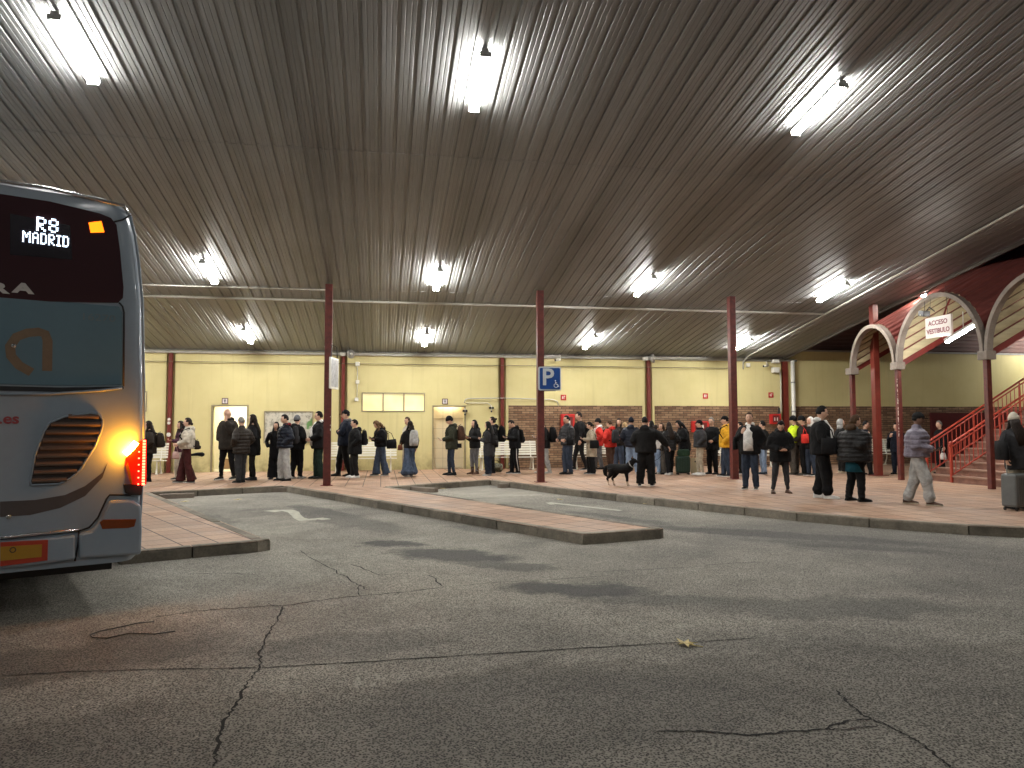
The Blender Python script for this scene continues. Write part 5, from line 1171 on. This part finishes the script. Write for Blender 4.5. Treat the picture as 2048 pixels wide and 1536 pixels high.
P_(1561,986,838,12,'man in black coat with head bowed over the phone in his hands',jacket=('black','plain'),puff=1.24,coat=.74,arms=('phonelow','phonelow'),hood=True,inner=None,collar=None,tro=('dgrey','denim'),leg='slim',shoe='brown',hair=('black','short'),pitch=32,lean=4,wide=.18,stance=(.1,0),skin=None,extra=[('phone','phone held by the man with bowed head',1,False)])
P_(1590,949,832,-115,'worker in fluorescent yellow jacket, black beanie and grey work trousers',jacket=('hiviz','plain'),puff=1.1,coat=.96,arms=('pocket','pocket'),tro=('greybrn','plain'),leg='wide',shoe='greybrn',hat=('beanie','black'),extra=[('braces','black'),('band','lgrey',1.12,.035),('band','black',1.0,.05,1.0,'waist_band')])
P_(1609,950,832,-100,'man in black beanie and dark brown jacket, a red sack on his arm',jacket=('brownblk','plain'),puff=1.1,coat=.88,arms=('hold','pocket'),tro=('black','plain'),leg='reg',shoe='greybrn',hat=('beanie','black'),extra=[('tote','red','bright red sack carried by the man in the dark brown jacket',-1,1.08,.11,.26,-.1)])
P_(1624,951,834,-40,'person in white woolly hood behind the man in black track trousers',jacket=('black','plain'),arms=('pocket','pocket'),hoodup='white',tro=('djeans','denim'),shoe='black',sole='white')
P_(1646,996,812,86,'tall man with glasses in black jacket, white hood and black track trousers',jacket=('black','plain'),puff=1.2,coat=.82,arms=('hold','hold'),inner='white',tro=('black','plain'),leg='jog',shoe='white',hair=('black','short'),glasses=True,stance=(.2,0),wide=.08,skin=None,extra=[('tote','black','black bag on the arm of the tall man in track trousers',1,1.0,.15,.3,.16)])
P_(1684,946,838,110,'person in pale grey hood partly hidden by the woman in black puffer',jacket=('black','plain'),arms=('pocket','pocket'),hoodup='lgrey',tro=('black2','plain'),shoe='beige')
P_(1732,949,842,70,'person in navy jacket walking right behind the woman in black puffer',jacket=('navy','plain'),puff=1.1,arms=('down','strap'),tro=('black','plain'),shoe='black',hair=('black','short'),stance=(.4,0),extra=[('tote','navy','dark navy duffel bag on the shoulder of the person in navy jacket',1,1.05,.2,.22,.05)])
P_(1711,1002,830,125,'woman in long black puffer over a teal top with black leggings and boots',jacket=('black2','puffer'),puff=1.62,coat=.80,arms=('pocket','pocket'),skirt='teal',tro=('black','plain'),leg='reg',shoe='black',boots=.2,hair=('brown','tied'),wide=.14,w=1.12,stance=(.1,0),extra=[('fur','brown')])
P_(1796,948,846,-25,'person in dark navy coat against the brick, behind the second arcade post',jacket=('navy','plain'),puff=1.05,coat=.74,arms=('pocket','strap'),tro=('navy','plain'),leg='reg',shoe='black',hair=('black','short'),stance=(.05,0),extra=[('tote','black','black bag hanging behind the person near the second arcade post',1,1.0,.13,.3,-.1)])
P_(1838,1009,825,84,'man in lilac puffer, grey sweatpants and dark cap looking right',jacket=('lilac','puffer'),puff=1.30,coat=.90,arms=('phonelow','phonelow'),tro=('lgrey','plain'),leg='jog',shoe='brown',sole='beige',hat=('cap','black2'),hair=('black','short'),skin='d',stance=(.42,0),wide=.09,extra=[('phone','phone in the hands of the man in the lilac puffer',1,False)])
P_(1884,947,842,-60,'person in dark jacket at the foot of the stairs behind the railing',jacket=('black','plain'),puff=1.1,arms=('down','pocket'),tro=('black','plain'),hair=('dgrey' if False else 'grey','short'),shoe='black',extra=[('handbag','white','white carrier bag hanging by the bottom steps behind the railing',-1,.12,.22,'carrier_bag')])
P_(2040,1018,826,-150,'woman with long dark hair and pale cap at the right edge of the view',jacket=('dgrey','plain'),coat=.72,puff=1.1,arms=('pull','pocket'),tro=('beige','plain'),leg='wide',shoe='black',hair=('dark','long'),hat=('beanie','cream'),extra=[('tote','black','black shoulder bag of the woman at the right edge',-1,1.08,.2,.36,-.08)])
# ---- luggage standing on the ground
def suitcase(px,fy,top,face,col,label,wd=.42,dp=.26,handle=.5,mat=None):
    b=G(px,fy,SW);d=Vector(ray(px,top));t=math.hypot(b.x,b.y)/math.hypot(d.x,d.y);h=CZ+d.z*t-SW
    c=Vector((-b.x,-b.y));a=math.atan2(c.y,c.x)+math.radians(face)-PI/2
    r=thing('suitcase',label,'suitcase',b,a);m=mat or cloth(col)
    mb=MB();mb.box((-wd/2,-dp/2,.06),(wd/2,dp/2,h));mb.build('shell',m,r,bevel=.04)
    mb=MB()
    for i in range(7):
        x=-wd/2+wd*(i+1)/8;mb.box((x-.012,-dp/2-.007,.12),(x+.012,dp/2+.007,h-.07))
    mb.build('shell_ribs',m,r)
    for x in (-1,1):
        for y in (-1,1):
            MB().tube([(x*(wd/2-.05),y*(dp/2-.04)-.012,.03),(x*(wd/2-.05),y*(dp/2-.04)+.012,.03)],.03,12).build('wheel',m_blackp,r)
    mb=MB()
    for x in (-.09,.09): mb.tube([(x,-dp/2+.05,h-.02),(x,-dp/2+.05,h+handle)],.009,6)
    mb.tube([(-.1,-dp/2+.05,h+handle),(.1,-dp/2+.05,h+handle)],.014,6);mb.build('pull_handle',m_grey,r)
    MB().box((-.07,-dp/2-.03,h*.55),(.07,-dp/2-.012,h*.6)).build('side_handle',m_blackp,r)
    return r
suitcase(2033,1020,947,62,'grey','grey ribbed hard shell suitcase with pull handle at the right edge',.44,.27,.45,paint('suitcase_grey',(.13,.135,.13,1),.35,.1))
suitcase(1366,949,912,10,'dgreen','tall dark green suitcase on wheels in front of the leaning person',.42,.28,.15,paint('suitcase_green',(.010,.030,.020,1),.4))
# green holdall lying on the green suitcase
b=G(1368,949,SW);t=thing('holdall','dark holdall with green front lying on top of the green suitcase','bag',(b.x,b.y,SW+.62));zt_=CZ+Vector(ray(1366,912)).z*math.hypot(b.x,b.y)/math.hypot(*ray(1366,912)[:2])-.0
t.location.z=zt_+.002
mb=MB();mb.loft([superell(0,0,z,a,.12,14,2.5) for z,a in ((0,.17),(.03,.2),(.15,.2),(.2,.14))]);mb.build('bag_body',cloth('green'),t,smooth=True);MB().tube([(-.08,-.02,.18),(-.05,-.02,.27),(.05,-.02,.27),(.08,-.02,.18)],.01,6).build('bag_handle',cloth('black'),t,smooth=True)
# paper bag
b=G(1391,946,SW);t=thing('paper_bag','tall cream paper shopping bag on the ground left of the beige trousers','bag',b,math.radians(-25))
mb=MB();mb.loft([[(x*a,y*b_,z) for x,y in ((-1,-1),(1,-1),(1,1),(-1,1))] for z,a,b_ in ((0,.14,.07),(.25,.15,.065),(.47,.14,.04))]);mb.build('bag_body',paint('paper_cream',(.50,.42,.26,1),.8,var=.08),t)
MB().tube([(-.06,0,.46),(-.04,0,.56),(.04,0,.56),(.06,0,.46)],.005,5).build('bag_handle',paint('paper_cream',(.5,.42,.26,1)),t);MB().prism([(.025*math.cos(q),.36+.03*math.sin(q)) for q in [i*PI/4 for i in range(8)]],-.075,-.068,'y').build('printed_mark',m_dkplastic,t)
# camouflage duffel on the floor
cam=NT('camouflage');v=cam.coord();n=cam.noise(v,9,3,.6,1);cam.set(Base_Color=cam.ramp(n,[(.38,(.025,.028,.018,1)),(.47,(.10,.105,.06,1)),(.56,(.30,.29,.22,1)),(.66,(.04,.045,.03,1))]),Roughness=.85)
for (px,fy,l,r_,ang,lab) in ((1011,936,.62,.15,40,'camouflage duffel bag hanging low in front of the striped track suit'),(992,944,.46,.14,80,'camouflage rucksack standing on the ground by the fourth wall post')):
    b=G(px,fy,SW);t=thing('duffel_bag',lab,'bag',b+Vector((0,0,r_)),math.radians(ang-90))
    mb=MB();mb.tube([(-l/2,0,0),(-l/2+.05,0,0),(0,0,.01),(l/2-.05,0,0),(l/2,0,0)],[r_*.55,r_*.95,r_,r_*.95,r_*.5],14);mb.build('bag_body',cam.m,t,smooth=True)
    MB().tube([(-.12,0,r_*.95),(-.06,0,r_+.1),(.06,0,r_+.1),(.12,0,r_*.95)],.01,6).build('bag_handle',cloth('black'),t,smooth=True)
# guitar case like black bag held behind the white puffer
b=G(388,960,SW);t=thing('folded_umbrella','black folded umbrella sticking out behind the woman in white puffer','umbrella',(b.x,b.y,SW+.70),math.radians(8))
MB().tube([(-.28,0,-.04),(-.1,0,.0),(.08,0,.02),(.2,0,.01),(.26,0,0)],[.012,.03,.05,.065,.03],10).build('canopy_folded',cloth('black'),t,smooth=True)
# ---- the dog
def dog():
    b=G(1239,972,SW);c=Vector((-b.x,-b.y)).normalized();a=math.atan2(c.y,c.x)+math.radians(62)-PI/2
    mb=MB();S=1.0
    # +y is forwards
    mb.tube([(0,-.34,.50),(0,-.30,.50),(0,-.20,.48),(0,-.05,.475),(0,.10,.47),(0,.22,.48),(0,.31,.52),(0,.36,.58)],[(.05,.06),(.105,.125),(.125,.14),(.125,.135),(.135,.17),(.14,.185),(.12,.16),(.08,.10)],14)
    mb.tube([(0,.28,.55),(0,.36,.63),(0,.43,.69)],[(.085,.10),(.072,.085),(.062,.07)],12)      # neck
    mb.ell((0,.45,.70),(.068,.085,.066),12,9);mb.tube([(0,.49,.69),(0,.56,.665),(0,.60,.66)],[(.04,.042),(.03,.032),(.022,.022)],10)
    for s in (-1,1):
        mb.tube([(s*.04,.42,.755),(s*.062,.405,.77),(s*.075,.42,.72)],[.022,.02,.01],7)
        f=.03*s
        mb.tube([(s*.07,.24,.46),(s*.07,.21+f,.36),(s*.07,.235+f,.22),(s*.07,.235+f,.10),(s*.07,.25+f,.035)],[.075,.055,.036,.028,.03],9);mb.ell((s*.07,.268+f,.026),(.028,.045,.024),9,6)
        g=-.04*s
        mb.tube([(s*.07,-.22,.47),(s*.075,-.17+g,.34),(s*.07,-.25+g,.235),(s*.07,-.30+g,.20),(s*.07,-.27+g,.09),(s*.07,-.255+g,.035)],[.11,.085,.048,.036,.028,.03],9);mb.ell((s*.07,-.235+g,.026),(.028,.045,.024),9,6)
    mb.tube([(0,-.32,.54),(0,-.40,.50),(0,-.45,.40),(0,-.43,.30),(0,-.38,.24)],[.045,.06,.065,.055,.02],9)
    mb.v=[tuple(Vector(q)*.9) for q in mb.v];d=vox(mb,.013,2);
    t=NT('dog_coat');v=t.coord();se=t.node('ShaderNodeSeparateXYZ');t.l(v,se.inputs[0]);n=t.noise(t.coord(scale=(1,.3,1)),60,3,.7)
    zz=t.math('ADD',se.outputs['Z'],t.math('MULTIPLY',t.noise(v,12,2),.08));paw=t.ramp(zz,[(.14,g1(1)),(.17,g1(0))])
    t.set(Base_Color=t.mix(paw,t.ramp(n,[(.3,(.004,.004,.004,1)),(.7,(.016,.015,.015,1))]),(.55,.42,.32,1)),Roughness=.8,Specular_IOR_Level=.1);t.bump(n,.8,.012)
    o=d.build('dog',t.m,smooth=True,loc=b,rot=(0,0,a));tag(o,'black sheepdog with white paws standing beside the big man','dog')
    MB().tube([(.085*math.cos(q),.325+.08*math.sin(q)*.6,.55-.08*math.sin(q)) for q in [2*PI*i/14 for i in range(15)]],.012,6).build('collar',cloth('lgrey'),o,smooth=True)
    return o,b,a
dg_,db,da=dog()
M=Matrix.Translation(db)@Matrix.Rotation(da,4,'Z');p0=M@Vector((0,.36,.50));hnd=G(1293,972,SW)
R_=man28.matrix_basis;h=R_@Vector((.56,.22,.95))
mb=MB();mb.tube([p0,p0.lerp(h,.3)-Vector((0,0,.12)),p0.lerp(h,.7)-Vector((0,0,.14)),h],.006,5);tag(mb.build('dog_leash',cloth('black'),smooth=True),'thin dark leash running from the dog to the big man','leash')
# ================================================================ CAMERA, WORLD, RENDER
cam=bpy.data.cameras.new('camera');cam.lens=36*FPX/2048;cam.sensor_width=36;cam.clip_end=500;cam.clip_start=.05
co=bpy.data.objects.new('camera',cam);COL.objects.link(co);co.location=(0,0,CZ)
R=Matrix.Rotation(-YAW,3,'Z')@Matrix.Rotation(PI/2+PIT,3,'X')@Matrix.Rotation(-ROLL,3,'Z')
co.rotation_euler=R.to_euler();sc.camera=co
w=bpy.data.worlds.new('World');sc.world=w;w.use_nodes=True;nt=w.node_tree;bg=nt.nodes['Background']
sky=nt.nodes.new('ShaderNodeTexSky');sky.sky_type='NISHITA';sky.sun_disc=False;sky.sun_elevation=math.radians(-4);sky.sun_rotation=math.radians(150)
nt.links.new(sky.outputs[0],bg.inputs[0]);bg.inputs[1].default_value=.05
vs=sc.view_settings;vs.view_transform='Standard';vs.look='None';vs.exposure=0;vs.gamma=1
sc.render.engine='CYCLES';sc.render.resolution_x=1024;sc.render.resolution_y=768
sc.cycles.max_bounces=6;sc.cycles.diffuse_bounces=3;sc.cycles.glossy_bounces=3;sc.cycles.sample_clamp_indirect=4
bpy.context.view_layer.update()
